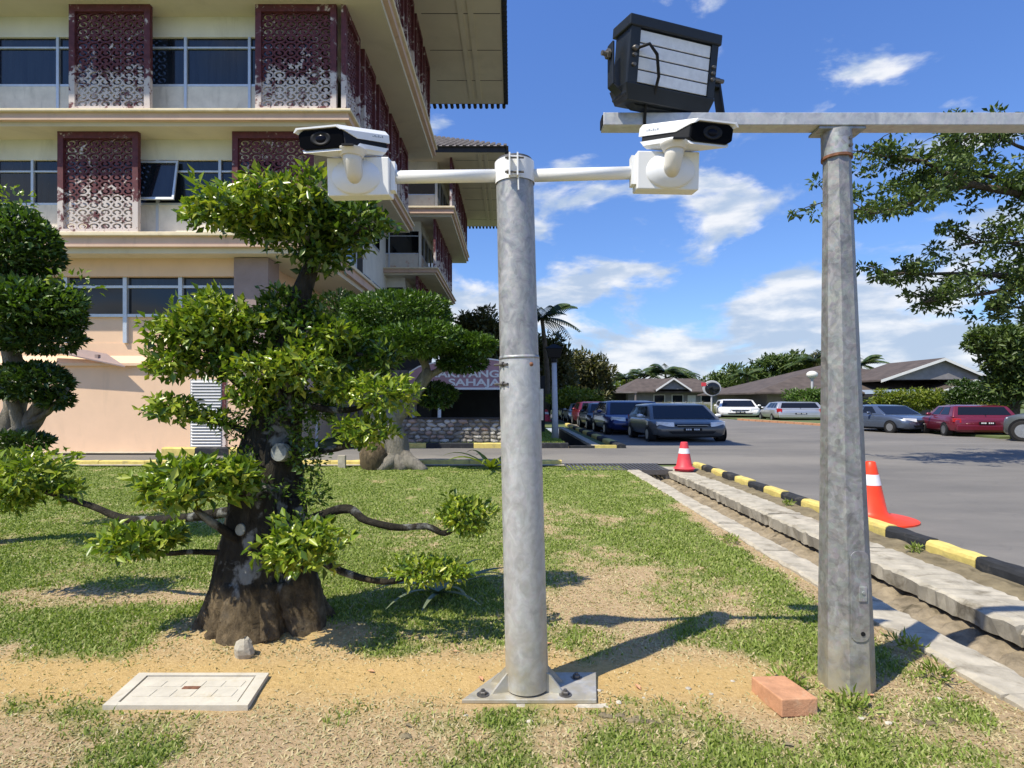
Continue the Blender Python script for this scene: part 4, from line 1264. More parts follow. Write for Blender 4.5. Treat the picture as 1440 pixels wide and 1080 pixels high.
for a, b in zip(gx[:-1], gx[1:]):
    wdw = bbox('window', a, a + 0.12, GY + 0.02, GY + 0.2, 3.45, 5.52, 'alu')
    MB().box(a + 0.12, b, GY + 0.12, GY + 0.2, 3.45, 4.27).build('panel', M['peach'], wdw)
    MB().box(a + 0.12, b, GY + 0.04, GY + 0.2, 4.27, 4.36).build('sill', M['alu'], wdw)
    MB().box(a + 0.12, b, GY + 0.14, GY + 0.16, 4.36, 5.18).build('pane', M['glass_black'], wdw)
    MB().box(a + 0.12, b, GY + 0.06, GY + 0.2, 5.18, 5.26).build('transom', M['alu'], wdw)
    MB().box(a + 0.12, b, GY + 0.14, GY + 0.16, 5.26, 5.52).build('pane', M['glass'], wdw)
lv = empty('louvre_vent', (at(270, 0, 18.1).x, GY - 0.1, 0.15)); lv.parent = bld; lv.matrix_parent_inverse = BINV
lw = at(312, 0, 18.1).x - at(270, 0, 18.1).x
MB().box(-0.04, lw + 0.04, -0.03, 0.0, 0, 2.15).build('vent_back', M['louvre'], lv)
for i in range(22):
    z = 0.06 + i * 0.094
    MB().hexa([(0, -0.075, z), (lw, -0.075, z), (lw, -0.032, z + 0.05), (0, -0.032, z + 0.05)], [(0, -0.075, z + 0.02), (lw, -0.075, z + 0.02), (lw, -0.032, z + 0.072), (0, -0.032, z + 0.072)]).build('slat', M['louvre'], lv)
bbox('red_jamb', at(313, 0, 18.1).x, at(318, 0, 18.1).x, GY - 0.14, GY - 0.1, 0.05, 2.4, 'maroon')
# recessed back of the ground floor with upright boards
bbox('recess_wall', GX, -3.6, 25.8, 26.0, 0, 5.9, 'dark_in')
x = GX + 0.05
while x < -4.2:
    bbox('siding_board', x, x + 0.34, 25.7, 25.8, 0.2, 3.0, 'siding'); x += 0.37
# bent tin canopy on the wall
cn = tag(empty('canopy', at(90, 492, 17.6)), 'bent brown tin canopy sticking out of the peach wall', 'canopy')
MB().hexa([(-0.9, 0.42, 0.22), (1.0, 0.42, -0.12), (1.72, 0.2, -0.52), (-0.7, 0.05, 0.0)], [(-0.9, 0.42, 0.26), (1.0, 0.42, -0.08), (1.72, 0.2, -0.48), (-0.7, 0.05, 0.04)]).build('sheet', M['mauve'], cn)
MB().box(0.75, 0.85, 0.25, 0.45, -0.28, -0.12).build('bracket', M['mauve'], cn)

# ---- staff parking sign on a shelter behind a rubble wall
M['sign'] = simple('mauve_sign_board', (0.42, 0.24, 0.27), 0.6, 0.08, 3)
M['sign_white'] = simple('white_sign_paint', (0.80, 0.79, 0.78), 0.6, 0.03, 5)
sg = tag(empty('parking_shelter', (-1.56, 24.0, 0)), 'shelter with a mauve arched sign board and white lettering behind the stone wall', 'shelter')
top = [(-2.7, 2.78), (-2.3, 3.02), (-1.5, 3.22), (0.6, 3.34), (1.5, 3.22), (2.3, 3.02), (2.7, 2.78)]
MB().prism([(2.7, 0, 2.16), (-2.7, 0, 2.16)][::-1] + [(x, 0, z) for x, z in top[::-1]], (0, 0.08, 0)).build('sign_board', M['sign'], sg)
MB().box(-2.7, 2.7, -0.03, 0.0, 2.10, 2.19).build('sign_trim', M['sign_white'], sg)
for (a, b) in zip(top[:-1], top[1:]):
    MB().hexa([(a[0], -0.03, a[1]), (b[0], -0.03, b[1]), (b[0], 0.1, b[1]), (a[0], 0.1, a[1])], [(a[0], -0.03, a[1] + 0.06), (b[0], -0.03, b[1] + 0.06), (b[0], 0.1, b[1] + 0.06), (a[0], 0.1, a[1] + 0.06)]).build('sign_trim', M['sign_white'], sg)
for txt, z, wd in (('KAKITANGAN', 2.62, 3.72), ('SAHAJA', 2.27, 2.15)):
    cu = bpy.data.curves.new('lettering', 'FONT'); cu.body = txt; cu.size = 0.42; cu.extrude = 0.012; cu.align_x = 'CENTER'; cu.offset = 0.012
    cu.materials.append(M['sign_white'])
    tmp = bpy.data.objects.new('lettering', cu); COL.objects.link(tmp)
    bpy.context.view_layer.update()
    me = bpy.data.meshes.new_from_object(tmp.evaluated_get(bpy.context.evaluated_depsgraph_get()))
    dx = tmp.dimensions.x; bpy.data.objects.remove(tmp)
    o = link('lettering', me, sg, (0, -0.02, z), (R(90), 0, 0)); o.scale = (wd / max(0.1, dx), 0.95, 1)
MB().prism([(-2.8, 0.1, 2.9), (-2.8, 5.0, 3.2), (-2.8, 5.0, 3.28), (-2.8, 0.1, 2.98)], (5.6, 0, 0)).build('roof', M['roof_edge'], sg)
for x in (-2.55, 2.55):
    for y in (0.15, 4.7):
        MB().tube([(x, y, 0), (x, y, 2.95)], 0.06, 10).build('post', M['louvre'], sg)
MB().tube([(-1.47, 0.2, 0), (-1.47, 0.2, 2.1)], 0.075, 12).build('post', M['sign_white'], sg)
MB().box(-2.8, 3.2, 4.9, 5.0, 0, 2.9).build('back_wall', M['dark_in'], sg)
wl = tag(empty('stone_wall', (-1.7, 20.62, 0)), 'low rubble stone wall with pale and dark stones under the sign', 'wall')
mortar = concrete('dark_wall_mortar', (0.16, 0.145, 0.125), 0.25, 5)
MB().box(-2.3, 2.3, 0.05, 0.40, 0, 0.98).build('mortar_core', mortar, wl)
MB().box(-2.34, 2.34, 0.0, 0.44, 0.98, 1.03).build('coping', M['roof_edge'], wl)
sm = [concrete('wall_stone_%s' % n, c, 0.2, 4, (0.2, 0.18, 0.15), 0.4) for n, c in (('grey', (0.26, 0.24, 0.21)), ('dark', (0.17, 0.155, 0.14)), ('pale', (0.46, 0.44, 0.40)), ('pink', (0.38, 0.28, 0.23)))]
protos = []
for k in range(8):
    mb = MB(); mb.blob((0, 0, 0), (0.5, 0.25, 0.5), 8, 5, 0.16); protos.append(mb.mesh('stone', sm[(0, 1, 0, 2, 1, 3, 0, 2)[k]]))
rows = 7
for r in range(rows):
    x = -2.3
    while x < 2.25:
        w = rnd.uniform(0.18, 0.42); h = 0.98 / rows
        o = link('stone', rnd.choice(protos), wl, (x + w / 2, 0.05, (r + .5) * h + rnd.uniform(-.015, .015)), (0, rnd.uniform(-.35, .35), 0))
        o.scale = (w * 0.95, 0.3, h * rnd.uniform(0.9, 1.25)); x += w

# ================================================================== TREES AND PLANTS
LF = ((0, 1, 2), (0, 2, 3))


def unit(a):
    return a / np.maximum(1e-6, np.linalg.norm(a, axis=-1, keepdims=True))


def leafs(c, r, n, size, shell=0.6, up=0.5, out=1.0, wr=0.36, rand=0.7, lump=0.18, flat=0.0):
    c = np.array(c, float); r = np.array(r, float)
    d = unit(rng.normal(size=(n, 3)))
    if flat: d[:, 2] = np.where(d[:, 2] < -flat, -d[:, 2] * 0.3, d[:, 2]); d = unit(d)
    ph = rng.random(6) * 6.28
    lm = 1 + lump * (np.sin(d[:, 0] * 5 + ph[0]) * np.sin(d[:, 1] * 4 + ph[1]) + 0.8 * np.sin(d[:, 2] * 6 + ph[2] + d[:, 0] * 3))
    rad = (shell + (1 - shell) * np.sqrt(rng.random(n))) * lm
    pos = c + d * r * rad[:, None]
    z = np.array([0, 0, 1.0])
    t = unit(d * out + z * up + rng.normal(size=(n, 3)) * rand)
    nm = unit(z * 0.9 + d * 0.6 + rng.normal(size=(n, 3)) * 0.55)
    sd = unit(np.cross(t, nm)); nm = np.cross(sd, t)
    L = size * (0.6 + 0.75 * rng.random(n))[:, None]
    w = L * wr * (0.8 + 0.4 * rng.random((n, 1)))
    P = np.zeros((n, 4, 3))
    P[:, 0] = pos; P[:, 2] = pos + t * L - nm * L * 0.12
    P[:, 1] = pos + t * L * 0.48 - sd * w * 0.5 + nm * w * 0.22
    P[:, 3] = pos + t * L * 0.48 + sd * w * 0.5 + nm * w * 0.22
    return P.reshape(-1, 3)


def rooted(label, cat, name, base, group=None):
    e = empty(name, base); tag(e, label, cat, group)
    return e


def par(o, e):
    o.parent = e; o.matrix_parent_inverse = Matrix.Translation(-e.location)
    return o


def pxpath(pts):
    return [at(x, y, Y) for x, y, Y in pts]


def smooth_path(p, n=4):
    p = [Vector(q) for q in p]
    if len(p) < 3: return p
    out = []
    ext = [p[0] * 2 - p[1]] + p + [p[-1] * 2 - p[-2]]
    for i in range(1, len(ext) - 2):
        a, b, c, d = ext[i - 1:i + 3]
        for k in range(n):
            t = k / n
            out.append(0.5 * ((2 * b) + (c - a) * t + (2 * a - 5 * b + 4 * c - d) * t * t + (3 * b - a - 3 * c + d) * t ** 3))
    out.append(p[-1])
    return out


def limb(e, pts, r0, r1, mat, name='limb', jit=0.12, seg=8, n=4):
    p = smooth_path(pts, n); m = len(p)
    mb = MB(); mb.tube(p, [r0 + (r1 - r0) * i / (m - 1) for i in range(m)], seg, jit=jit)
    return par(mb.build(name, mat, None, smooth=True), e)


# ---- the leafy cloud-pruned tree by the inspection cover
T1 = rooted('leafy cloud pruned tree with a thick dark trunk beside the inspection cover', 'tree', 'pruned_tree', (-1.72, 4.1, 0.0))
TM = M['bark_main']
# fluted trunk: several grown-together stems on an earthy foot
def trunk_stem(pts, rr, mat):
    p = smooth_path(pxpath(pts), 12); n = len(p)
    rad = np.interp(np.linspace(0, 1, n), np.linspace(0, 1, len(rr)), rr)
    mb = MB(); sg = 32; base = len(mb.v); mb.tube(p, list(rad), sg)
    for i in range(n):
        for k in range(sg):
            v = Vector(mb.v[i * sg + k]); o = v - p[i]; th = 2 * math.pi * k / sg
            f = 1 + 0.10 * math.sin(4 * th + p[i].z * 2.1 + pts[0][0]) + 0.06 * math.sin(9 * th - p[i].z * 5) + 0.16 * (float(vnoise([th * 3 + pts[0][0]], [p[i].z * 7], 8, 3)[0]) - .5)
            mb.v[i * sg + k] = tuple(p[i] + o * f)
    return par(mb.build('trunk', mat, None, smooth=True), T1)


trunk_stem([(372, 900, 4.12), (372, 830, 4.14), (372, 760, 4.14), (375, 690, 4.14), (385, 620, 4.14), (398, 540, 4.14), (412, 460, 4.12), (430, 395, 4.1), (452, 345, 4.1)],
           [0.40, 0.335, 0.265, 0.225, 0.18, 0.13, 0.09, 0.062, 0.04], TM)
trunk_stem([(318, 888, 4.0), (325, 830, 4.0), (335, 760, 4.05), (352, 690, 4.08)], [0.13, 0.115, 0.10, 0.06], TM)
trunk_stem([(432, 890, 4.02), (425, 830, 4.02), (420, 770, 4.05), (410, 700, 4.1)], [0.14, 0.12, 0.09, 0.06], TM)
trunk_stem([(375, 898, 3.86), (372, 850, 3.90), (368, 790, 3.98), (372, 730, 4.05)], [0.12, 0.105, 0.08, 0.05], TM)
for a_, L_ in ((200, .20), (235, .16), (262, .20), (290, .15), (320, .2), (345, .14), (165, .15), (20, .2)):
    d_ = Vector((math.cos(R(a_)) * 1.1, math.sin(R(a_)) * .8, 0)); c_ = Vector((-1.74, 4.1, 0))
    limb(T1, [c_ + d_ * .22 + Vector((0, 0, .36)), c_ + d_ * .30 + Vector((0, 0, .17)), c_ + d_ * (.33 + L_ * .2) + Vector((0, 0, .06)), c_ + d_ * (.34 + L_ * .45) + Vector((0, 0, -.04))], 0.10, 0.05, TM, 'root', jit=.16, seg=12)
for c, r in ((at(392, 636, 3.905), 0.055), (at(338, 745, 3.875), 0.035)):
    mb = MB(); mb.M = Matrix.Translation(c) @ Matrix.Rotation(R(84), 4, 'X') @ Matrix.Diagonal((1, 1.15, 1, 1)); mb.lathe([(r, -0.09), (r, 0.0), (r * 0.93, 0.006), (r * .9, 0.004), (r * .3, 0.003)], seg=18)
    par(mb.build('cut_scar', concrete('pale_cut_wood', (0.27, 0.28, 0.245), 0.35, 22, (0.10, 0.10, 0.08), 0.8), None, auto=40), T1)
for pts, r0, r1 in (
        ([(430, 735, 4.0), (465, 720, 3.95), (492, 716, 3.92), (515, 732, 3.9), (560, 742, 3.9), (600, 740, 3.9), (625, 750, 3.9), (648, 735, 3.9)], 0.034, 0.018),
        ([(440, 780, 3.95), (480, 803, 3.9), (540, 818, 3.85), (595, 806, 3.85)], 0.032, 0.015),
        ([(345, 765, 3.98), (315, 745, 3.9), (285, 725, 3.82), (262, 700, 3.75)], 0.035, 0.02),
        ([(330, 778, 4.0), (270, 776, 3.95), (230, 778, 3.9), (195, 765, 3.88)], 0.024, 0.012),
        ([(345, 715, 4.2), (260, 728, 4.4), (180, 730, 4.55), (130, 712, 4.6), (60, 690, 4.6)], 0.04, 0.02),
        ([(410, 560, 4.1), (455, 575, 4.0), (500, 575, 3.95), (535, 560, 3.92)], 0.03, 0.014),
        ([(425, 640, 4.05), (465, 632, 4.0), (495, 625, 3.95), (515, 610, 3.95)], 0.028, 0.014),
        ([(395, 560, 4.1), (340, 540, 4.0), (300, 500, 3.95), (285, 470, 3.95)], 0.045, 0.018),
        ([(375, 620, 4.1), (330, 600, 4.0), (285, 590, 3.95), (245, 578, 3.92)], 0.028, 0.014),
        ([(452, 350, 4.1), (420, 325, 4.0), (370, 300, 3.95), (320, 290, 3.92)], 0.05, 0.018),
        ([(452, 350, 4.1), (485, 330, 4.05), (525, 318, 4.02)], 0.04, 0.016),
        ([(405, 480, 4.1), (460, 490, 4.1), (510, 500, 4.1)], 0.04, 0.018),
        ([(370, 760, 3.9), (395, 765, 3.8), (415, 768, 3.72)], 0.03, 0.016)):
    limb(T1, pxpath(pts), r0, r1, TM)


def clumps(e, lst, kind, size, wr=0.46, dens=1.0, **k):
    for (x, y, rx, rz, Y, n) in lst:
        c = at(x, y, Y); s = Y / 816.0
        if e is T1: rx, rz, size_, n = rx * 0.86, rz * 0.84, size * 0.80, n * 1.1
        else: size_ = size
        r = (rx * s, max(0.10, min(rx * s * 0.75, 0.45)) if Y < 9 else rx * s * 0.7, rz * s)
        P = leafs(c, r, int(n * dens), size_, **k, wr=wr)
        P = np.concatenate([P, leafs(c, tuple(q * 0.8 for q in r), int(n * dens * 0.35), size_, shell=0.1, wr=wr)])
        par(np_mesh('foliage', P, 4, M[kind], faces=LF), e)


hi = dict(shell=0.5, up=0.4, out=0.85, rand=1.0, lump=0.28)
clumps(T1, [(330, 292, 72, 38, 3.92, 620), (395, 285, 70, 48, 3.95, 700), (285, 302, 28, 18, 3.9, 120), (440, 255, 22, 30, 3.95, 90)], 'leaf_bright', 0.085, **hi)
clumps(T1, [(430, 318, 70, 52, 4.05, 700), (495, 312, 60, 46, 4.08, 620), (455, 362, 40, 26, 4.1, 260), (360, 318, 50, 20, 4.0, 240)], 'leaf_mid', 0.085, **hi)
clumps(T1, [(268, 462, 60, 42, 3.92, 560), (322, 450, 62, 36, 3.95, 520), (245, 510, 46, 24, 3.9, 320), (300, 425, 24, 24, 3.95, 120), (232, 470, 30, 20, 3.9, 140)], 'leaf_bright', 0.078, **hi)
clumps(T1, [(300, 500, 55, 36, 4.0, 460), (405, 430, 50, 34, 4.12, 430), (425, 470, 60, 44, 4.1, 560), (360, 470, 40, 36, 4.05, 320), (480, 505, 48, 34, 4.15, 420), (450, 565, 40, 30, 4.2, 260), (540, 500, 30, 26, 4.2, 200)], 'leaf_mid', 0.078, **hi)
clumps(T1, [(365, 522, 55, 32, 3.9, 420), (425, 512, 55, 36, 3.92, 420), (350, 560, 36, 16, 3.88, 150), (470, 470, 30, 26, 4.0, 180)], 'leaf_bright', 0.078, **hi)
clumps(T1, [(540, 552, 62, 30, 3.9, 460), (480, 548, 30, 18, 3.95, 160), (515, 606, 48, 24, 3.9, 380), (245, 575, 44, 22, 3.9, 320), (300, 590, 30, 10, 3.95, 110)], 'leaf_bright', 0.072, **hi)
clumps(T1, [(262, 680, 78, 36, 3.7, 720), (335, 672, 26, 26, 3.75, 160)], 'leaf_bright', 0.098, **hi)
clumps(T1, [(190, 762, 58, 24, 3.85, 420), (240, 752, 24, 16, 3.9, 120), (418, 770, 64, 40, 3.66, 640)], 'leaf_bright', 0.088, **hi)
clumps(T1, [(655, 724, 42, 30, 3.9, 480), (600, 802, 60, 18, 3.85, 380), (640, 806, 26, 12, 3.82, 90)], 'leaf_bright', 0.066, **hi)
clumps(T1, [(38, 668, 66, 38, 4.6, 700), (15, 700, 45, 24, 4.65, 300), (95, 690, 22, 16, 4.6, 90)], 'leaf_bright', 0.085, **hi)
# ivy-like sprouts along the trunk
clumps(T1, [(372, 580, 42, 30, 4.0, 260), (420, 585, 34, 40, 4.02, 240), (430, 640, 34, 36, 4.0, 240), (345, 650, 30, 34, 3.98, 160), (440, 690, 26, 30, 4.0, 150), (372, 690, 40, 26, 3.95, 150), (330, 600, 22, 26, 4.0, 110), (430, 740, 30, 26, 3.95, 140)], 'leaf_mid', 0.05, **hi)

# ---- dark clipped tree at the lawn's far side
T2 = rooted('dark clipped tree with rounded leaf cushions and pale twisted stems', 'tree', 'topiary_tree', (-6.05, 6.5, 0.0))
for pts, r0, r1 in (([(-40, 775, 6.5), (-25, 700, 6.5), (5, 635, 6.5), (40, 600, 6.45), (62, 565, 6.4)], 0.16, 0.09), ([(-10, 660, 6.5), (15, 590, 6.5), (25, 540, 6.5), (12, 470, 6.5), (20, 380, 6.5)], 0.12, 0.07),
                    ([(25, 600, 6.4), (60, 585, 6.35), (85, 562, 6.3), (95, 545, 6.3)], 0.04, 0.02), ([(30, 610, 6.4), (20, 570, 6.35), (5, 540, 6.4)], 0.07, 0.05)):
    limb(T2, pxpath(pts), r0, r1, M['bark_pale'], 'trunk', seg=10)
cl = dict(shell=0.82, up=0.5, out=1.0, rand=0.6, lump=0.07)
clumps(T2, [(12, 350, 66, 52, 6.5, 2600), (35, 437, 74, 36, 6.4, 2600)], 'leaf_dark', 0.075, dens=1.2, **cl)
clumps(T2, [(10, 338, 64, 46, 6.35, 1100), (38, 428, 73, 32, 6.25, 1200)], 'leaf_clip', 0.075, **cl)
clumps(T2, [(52, 478, 60, 17, 6.4, 1100), (45, 537, 50, 24, 6.3, 1500), (78, 562, 22, 10, 6.3, 320), (25, 622, 40, 12, 6.3, 500), (-60, 420, 50, 80, 6.8, 1000)], 'leaf_dark', 0.07, dens=1.2, **cl)
clumps(T2, [(20, 285, 28, 20, 6.4, 60), (95, 400, 40, 20, 6.3, 60)], 'leaf_bright', 0.075, **hi)
rk = MB(); rk.blob((0, 0, 0), (0.55, 0.4, 0.22), 12, 7, 0.15)

# ---- clipped tree standing at the back kerb
T3 = rooted('rounded clipped tree with pale forked trunk at the back edge of the lawn', 'tree', 'topiary_tree', (-2.95, 13.9, 0.0))
B3 = M['bark_pale']
for pts, r0, r1 in (([(562, 662, 13.9), (556, 620, 13.9), (552, 590, 13.9), (578, 560, 13.9), (605, 520, 13.9)], 0.34, 0.14), ([(548, 640, 13.95), (530, 590, 13.95), (505, 545, 13.95), (520, 470, 13.95)], 0.27, 0.12),
                    ([(575, 560, 13.9), (600, 520, 13.9), (575, 480, 13.9)], 0.13, 0.08), ([(590, 535, 13.9), (630, 515, 13.9), (660, 505, 13.9)], 0.09, 0.05)):
    limb(T3, pxpath(pts), r0, r1, B3, 'trunk', seg=10, jit=0.08)
par(MB().blob(at(526, 645, 13.75), (0.36, 0.3, 0.42), 14, 10, 0.10).build('root_burl', M['root_earth'], None, smooth=True), T3)
for dx_ in (-.35, .1, .5):
    limb(T3, [at(560, 640, 13.9), at(560, 650, 13.8) + Vector((dx_ * .6, -.1, 0)), Vector((at(562, 660, 13.8).x + dx_ * 1.3, 13.6, -.03))], 0.26, 0.10, B3, 'root', jit=.08, seg=10)
clumps(T3, [(556, 440, 78, 27, 13.8, 4400), (592, 476, 64, 22, 13.3, 3600), (498, 474, 50, 24, 13.5, 2600), (663, 487, 34, 16, 13.5, 1500)], 'leaf_clip', 0.12, **cl)
clumps(T3, [(650, 513, 34, 9, 13.6, 1200), (590, 490, 62, 12, 14.0, 1500), (490, 525, 45, 32, 14.2, 2400), (612, 556, 30, 16, 14.2, 1200), (520, 500, 40, 16, 13.9, 1200), (480, 450, 40, 40, 14.3, 1200)], 'leaf_dark', 0.12, **cl)

# ---- agave rosettes
def agave(name, px_, py_, Y, rad, n, label, mat, sc=1.0):
    b = at(px_, py_, Y); b.z = 0.0
    e = rooted(label, 'plant', name, b)
    for i in range(n):
        a = 2 * math.pi * i / n + rnd.uniform(-.2, .2); L = rad * rnd.uniform(.75, 1.1); rise = rnd.uniform(.25, .8)
        d = Vector((math.cos(a), math.sin(a), 0)); s_ = Vector((-math.sin(a), math.cos(a), 0))
        vs = []; m = 7
        for k in range(m + 1):
            t_ = k / m; w = 0.028 * sc * (1 - t_) ** 0.7 * (1.0 if t_ > .1 else .8)
            c = b + d * L * (t_ ** 0.9) + Vector((0, 0, 0.03 + L * rise * (t_ - 0.75 * t_ * t_) * 1.25))
            vs += [c - s_ * w + Vector((0, 0, w * .5)), c, c + s_ * w + Vector((0, 0, w * .5))]
        fs = []
        for k in range(m):
            fs += [(k * 3, k * 3 + 1, k * 3 + 4, k * 3 + 3), (k * 3 + 1, k * 3 + 2, k * 3 + 5, k * 3 + 4)]
        par(MB().add(vs, fs).build('leaf', mat, None, smooth=True), e)
    return e


agave('agave', 618, 800, 4.75, 0.72, 16, 'grey green agave rosette growing behind the low leafy branch', M['leaf_grey'])
agave('agave', 690, 655, 13.6, 1.3, 11, 'spiky yellow green agave at the back kerb behind the camera pole', M['leaf_yellow'], 2.2)

# ---- tree whose branches reach in from the road side
T5 = rooted('open crowned tree with fine leaves reaching over the road behind the octagonal pole', 'tree', 'broad_tree', (16.8, 15.5, 0.0))
limb(T5, [(16.8, 15.5, -0.1), (16.6, 15.4, 2.5), (16.2, 15.3, 5.0), (15.9, 15.2, 7.2)], 0.42, 0.26, M['bark_brown'], 'trunk', seg=12)
limbs5 = [[(1680, 300, 15.2), (1520, 290, 15), (1440, 273, 14.8), (1380, 262, 14.6), (1340, 250, 14.5), (1300, 228, 14.3), (1255, 222, 14.2), (1205, 212, 14.1)],
          [(1440, 272, 14.8), (1400, 250, 15), (1362, 240, 15), (1352, 205, 15.2), (1335, 185, 15.2)],
          [(1360, 262, 14.6), (1318, 266, 14.2), (1270, 290, 14.0), (1215, 300, 13.8), (1165, 282, 13.7)],
          [(1680, 340, 15.4), (1540, 380, 15.2), (1450, 390, 15), (1380, 385, 14.8), (1310, 385, 14.5), (1235, 383, 14.3)],
          [(1450, 390, 15), (1400, 410, 14.7), (1340, 418, 14.5), (1300, 425, 14.3)],
          [(1540, 250, 15.4), (1470, 220, 15.2), (1420, 200, 15), (1390, 175, 14.8)],
          [(1540, 380, 15.2), (1460, 350, 15), (1400, 340, 14.8), (1350, 345, 14.7)],
          [(1600, 420, 15.3), (1500, 440, 15.1), (1430, 432, 15.0), (1390, 436, 14.9)]]
PL = []
for L_ in limbs5:
    p = pxpath(L_); limb(T5, p, 0.13 if L_[0][0] > 1600 else 0.075, 0.016, M['bark_brown'], 'limb', seg=6)
    sp = smooth_path(p, 6); m = len(sp)
    for i in range(m):
        if sp[i].x > 16: continue
        if rnd.random() < 0.35: continue
        for k in range(3):
            off = Vector((rnd.gauss(0, .26), rnd.gauss(0, .5), rnd.gauss(0.07, .20)))
            c = sp[i] + off
            if rnd.random() < 0.6:
                mb = MB(); mb.tube([sp[i], sp[i] + off * 0.6 + Vector((0, 0, 0.06)), c], [0.016, 0.011, 0.006], 4); par(mb.build('twig', M['bark_brown'], None), T5)
            r = rnd.uniform(.10, .24)
            PL.append(leafs(c, (r * 1.4, r * 1.2, r * 0.7), rnd.randint(26, 52), 0.15, shell=0.2, up=0.1, rand=0.9, wr=0.46))
par(np_mesh('foliage', np.concatenate(PL), 4, M['leaf_far'], faces=LF), T5)


# ---- generic far trees
def tree(name, label, px_, base_y, Y, crowns, mat, size, trunk_r=0.25, group=None, dens=1.0, trunk=True, k=None):
    b = at(px_, base_y, Y); b.z = 0
    e = rooted(label, 'tree', name, b, group)
    tz = max(at(0, c[1], Y).z for c in crowns)
    if trunk:
        limb(e, [b + Vector((0, 0, -.1)), b + Vector((.1, 0, tz * .35)), b + Vector((-.1, 0, tz * .7)), b + Vector((0, 0, tz))], trunk_r, trunk_r * .4, M['bark_brown'], 'trunk', n=2)
    kk = k or dict(shell=0.5, up=0.35, out=0.8, rand=0.9, lump=0.25)
    PP = []
    for (x, y, rx, rz) in crowns:
        s = Y / 816.0; c = at(x, y, Y); r = (rx * s, rx * s * .8, rz * s)
        # a crown is many tufts
        nt = max(4, int(rx * rz / 26)); 
        for q in range(nt):
            d = unit(rng.normal(size=(1, 3)))[0]; rr = 0.55 + 0.45 * rng.random()
            cc = np.array(c) + d * np.array(r) * rr; f = 0.26 + 0.16 * rng.random()
            PP.append(leafs(cc, tuple(q_ * f for q_ in r), int(70 * dens), size, **kk))
        PP.append(leafs(c, tuple(q_ * .8 for q_ in r), int(260 * dens), size, shell=0.1))
        if trunk:
            limb(e, [b + Vector((0, 0, tz * .45)), (b + Vector((0, 0, tz * .5)) + c) / 2, c], trunk_r * .4, trunk_r * .1, M['bark_brown'], n=2, seg=6)
    par(np_mesh('crown', np.concatenate(PP), 4, M[mat], faces=LF), e)
    return e


def palm(label, px_, crown_y, Y, fl, n, group='coconut palms beyond the houses', mat='leaf_palm'):
    c = at(px_, crown_y, Y); b = Vector((c.x + 0.3, Y, 0))
    e = rooted(label, 'palm tree', 'palm_tree', b, group)
    limb(e, [b, b + Vector((.2, 0, c.z * .4)), b + Vector((-.1, 0, c.z * .8)), c], 0.26, 0.15, M['bark_brown'], 'trunk', n=2)
    V = []
    for i in range(n):
        a = 2 * math.pi * i / n + rnd.uniform(-.2, .2); el_ = rnd.uniform(-.2, 1.4); L = fl * rnd.uniform(.8, 1.1)
        d = Vector((math.cos(a) * 1.25, math.sin(a), 0)); s_ = Vector((-math.sin(a), math.cos(a), 0)); m = 20
        prev = None
        for k in range(1, m + 1):
            t_ = k / m
            p = c + d * L * t_ * math.cos(el_ * .7) + Vector((0, 0, L * (math.sin(el_) * t_ - 0.62 * t_ * t_)))
            ln = L * 0.26 * (1 - abs(2 * t_ - .9) * .6)
            for sg_ in (-1, 1):
                tip = p + s_ * sg_ * ln * .8 + d * ln * .45 - Vector((0, 0, ln * .55))
                w = d * L * 0.028
                V += [p - w, p + w, tip + w * .3, tip - w * .3]
    par(np_mesh('crown', np.array([tuple(v) for v in V]), 4, M[mat], faces=LF), e)
    return e


far = 'trees in the belt beyond the parking area'
tree('broad_tree', 'olive leaved broad tree rising behind the lamp post', 815, 592, 60, [(812, 520, 38, 28), (835, 535, 28, 24), (790, 525, 30, 30), (815, 550, 42, 22)], 'leaf_olive', 0.55, group=far)
tree('broad_tree', 'tall dark olive tree between the camera pole and the lamp post', 770, 600, 52, [(770, 500, 26, 28), (752, 520, 34, 40), (785, 535, 26, 26), (760, 560, 40, 20)], 'leaf_olive', 0.5, group=far)
tree('broad_tree', 'olive brown tree behind the clipped tree and the sign', 680, 600, 44, [(680, 458, 34, 20), (655, 470, 30, 22), (700, 480, 34, 26), (660, 500, 40, 26), (700, 520, 30, 26)], 'leaf_olive', 0.42, group=far)
tree('round_shrub', 'bright green rounded shrub behind the parked blue cars', 812, 592, 46, [(812, 556, 30, 13), (785, 562, 22, 12), (835, 565, 14, 10)], 'leaf_yellow', 0.3, trunk_r=.12)
palm('coconut palm with broad crown just past the camera pole', 762, 448, 48, 3.0, 18, group=None)
for i, (x, y, L) in enumerate(((905, 527, 2.6), (935, 522, 3.4), (955, 528, 2.6), (880, 532, 2.4), (1145, 508, 3.8), (1210, 512, 3.6), (1050, 527, 2.4))):
    palm(['short palm at the end of the palm row over the tiled house', 'tall palm in the middle of the palm row over the tiled house', 'palm beside the gable of the tiled house', 'low palm over the tin shed', 'tall palm over the big brown roof beside the globe lamp', 'palm partly behind the octagonal pole over the big brown roof', 'small palm in the dark tree belt beyond the white car'][i], x, y, 95, L * 1.15, 26)
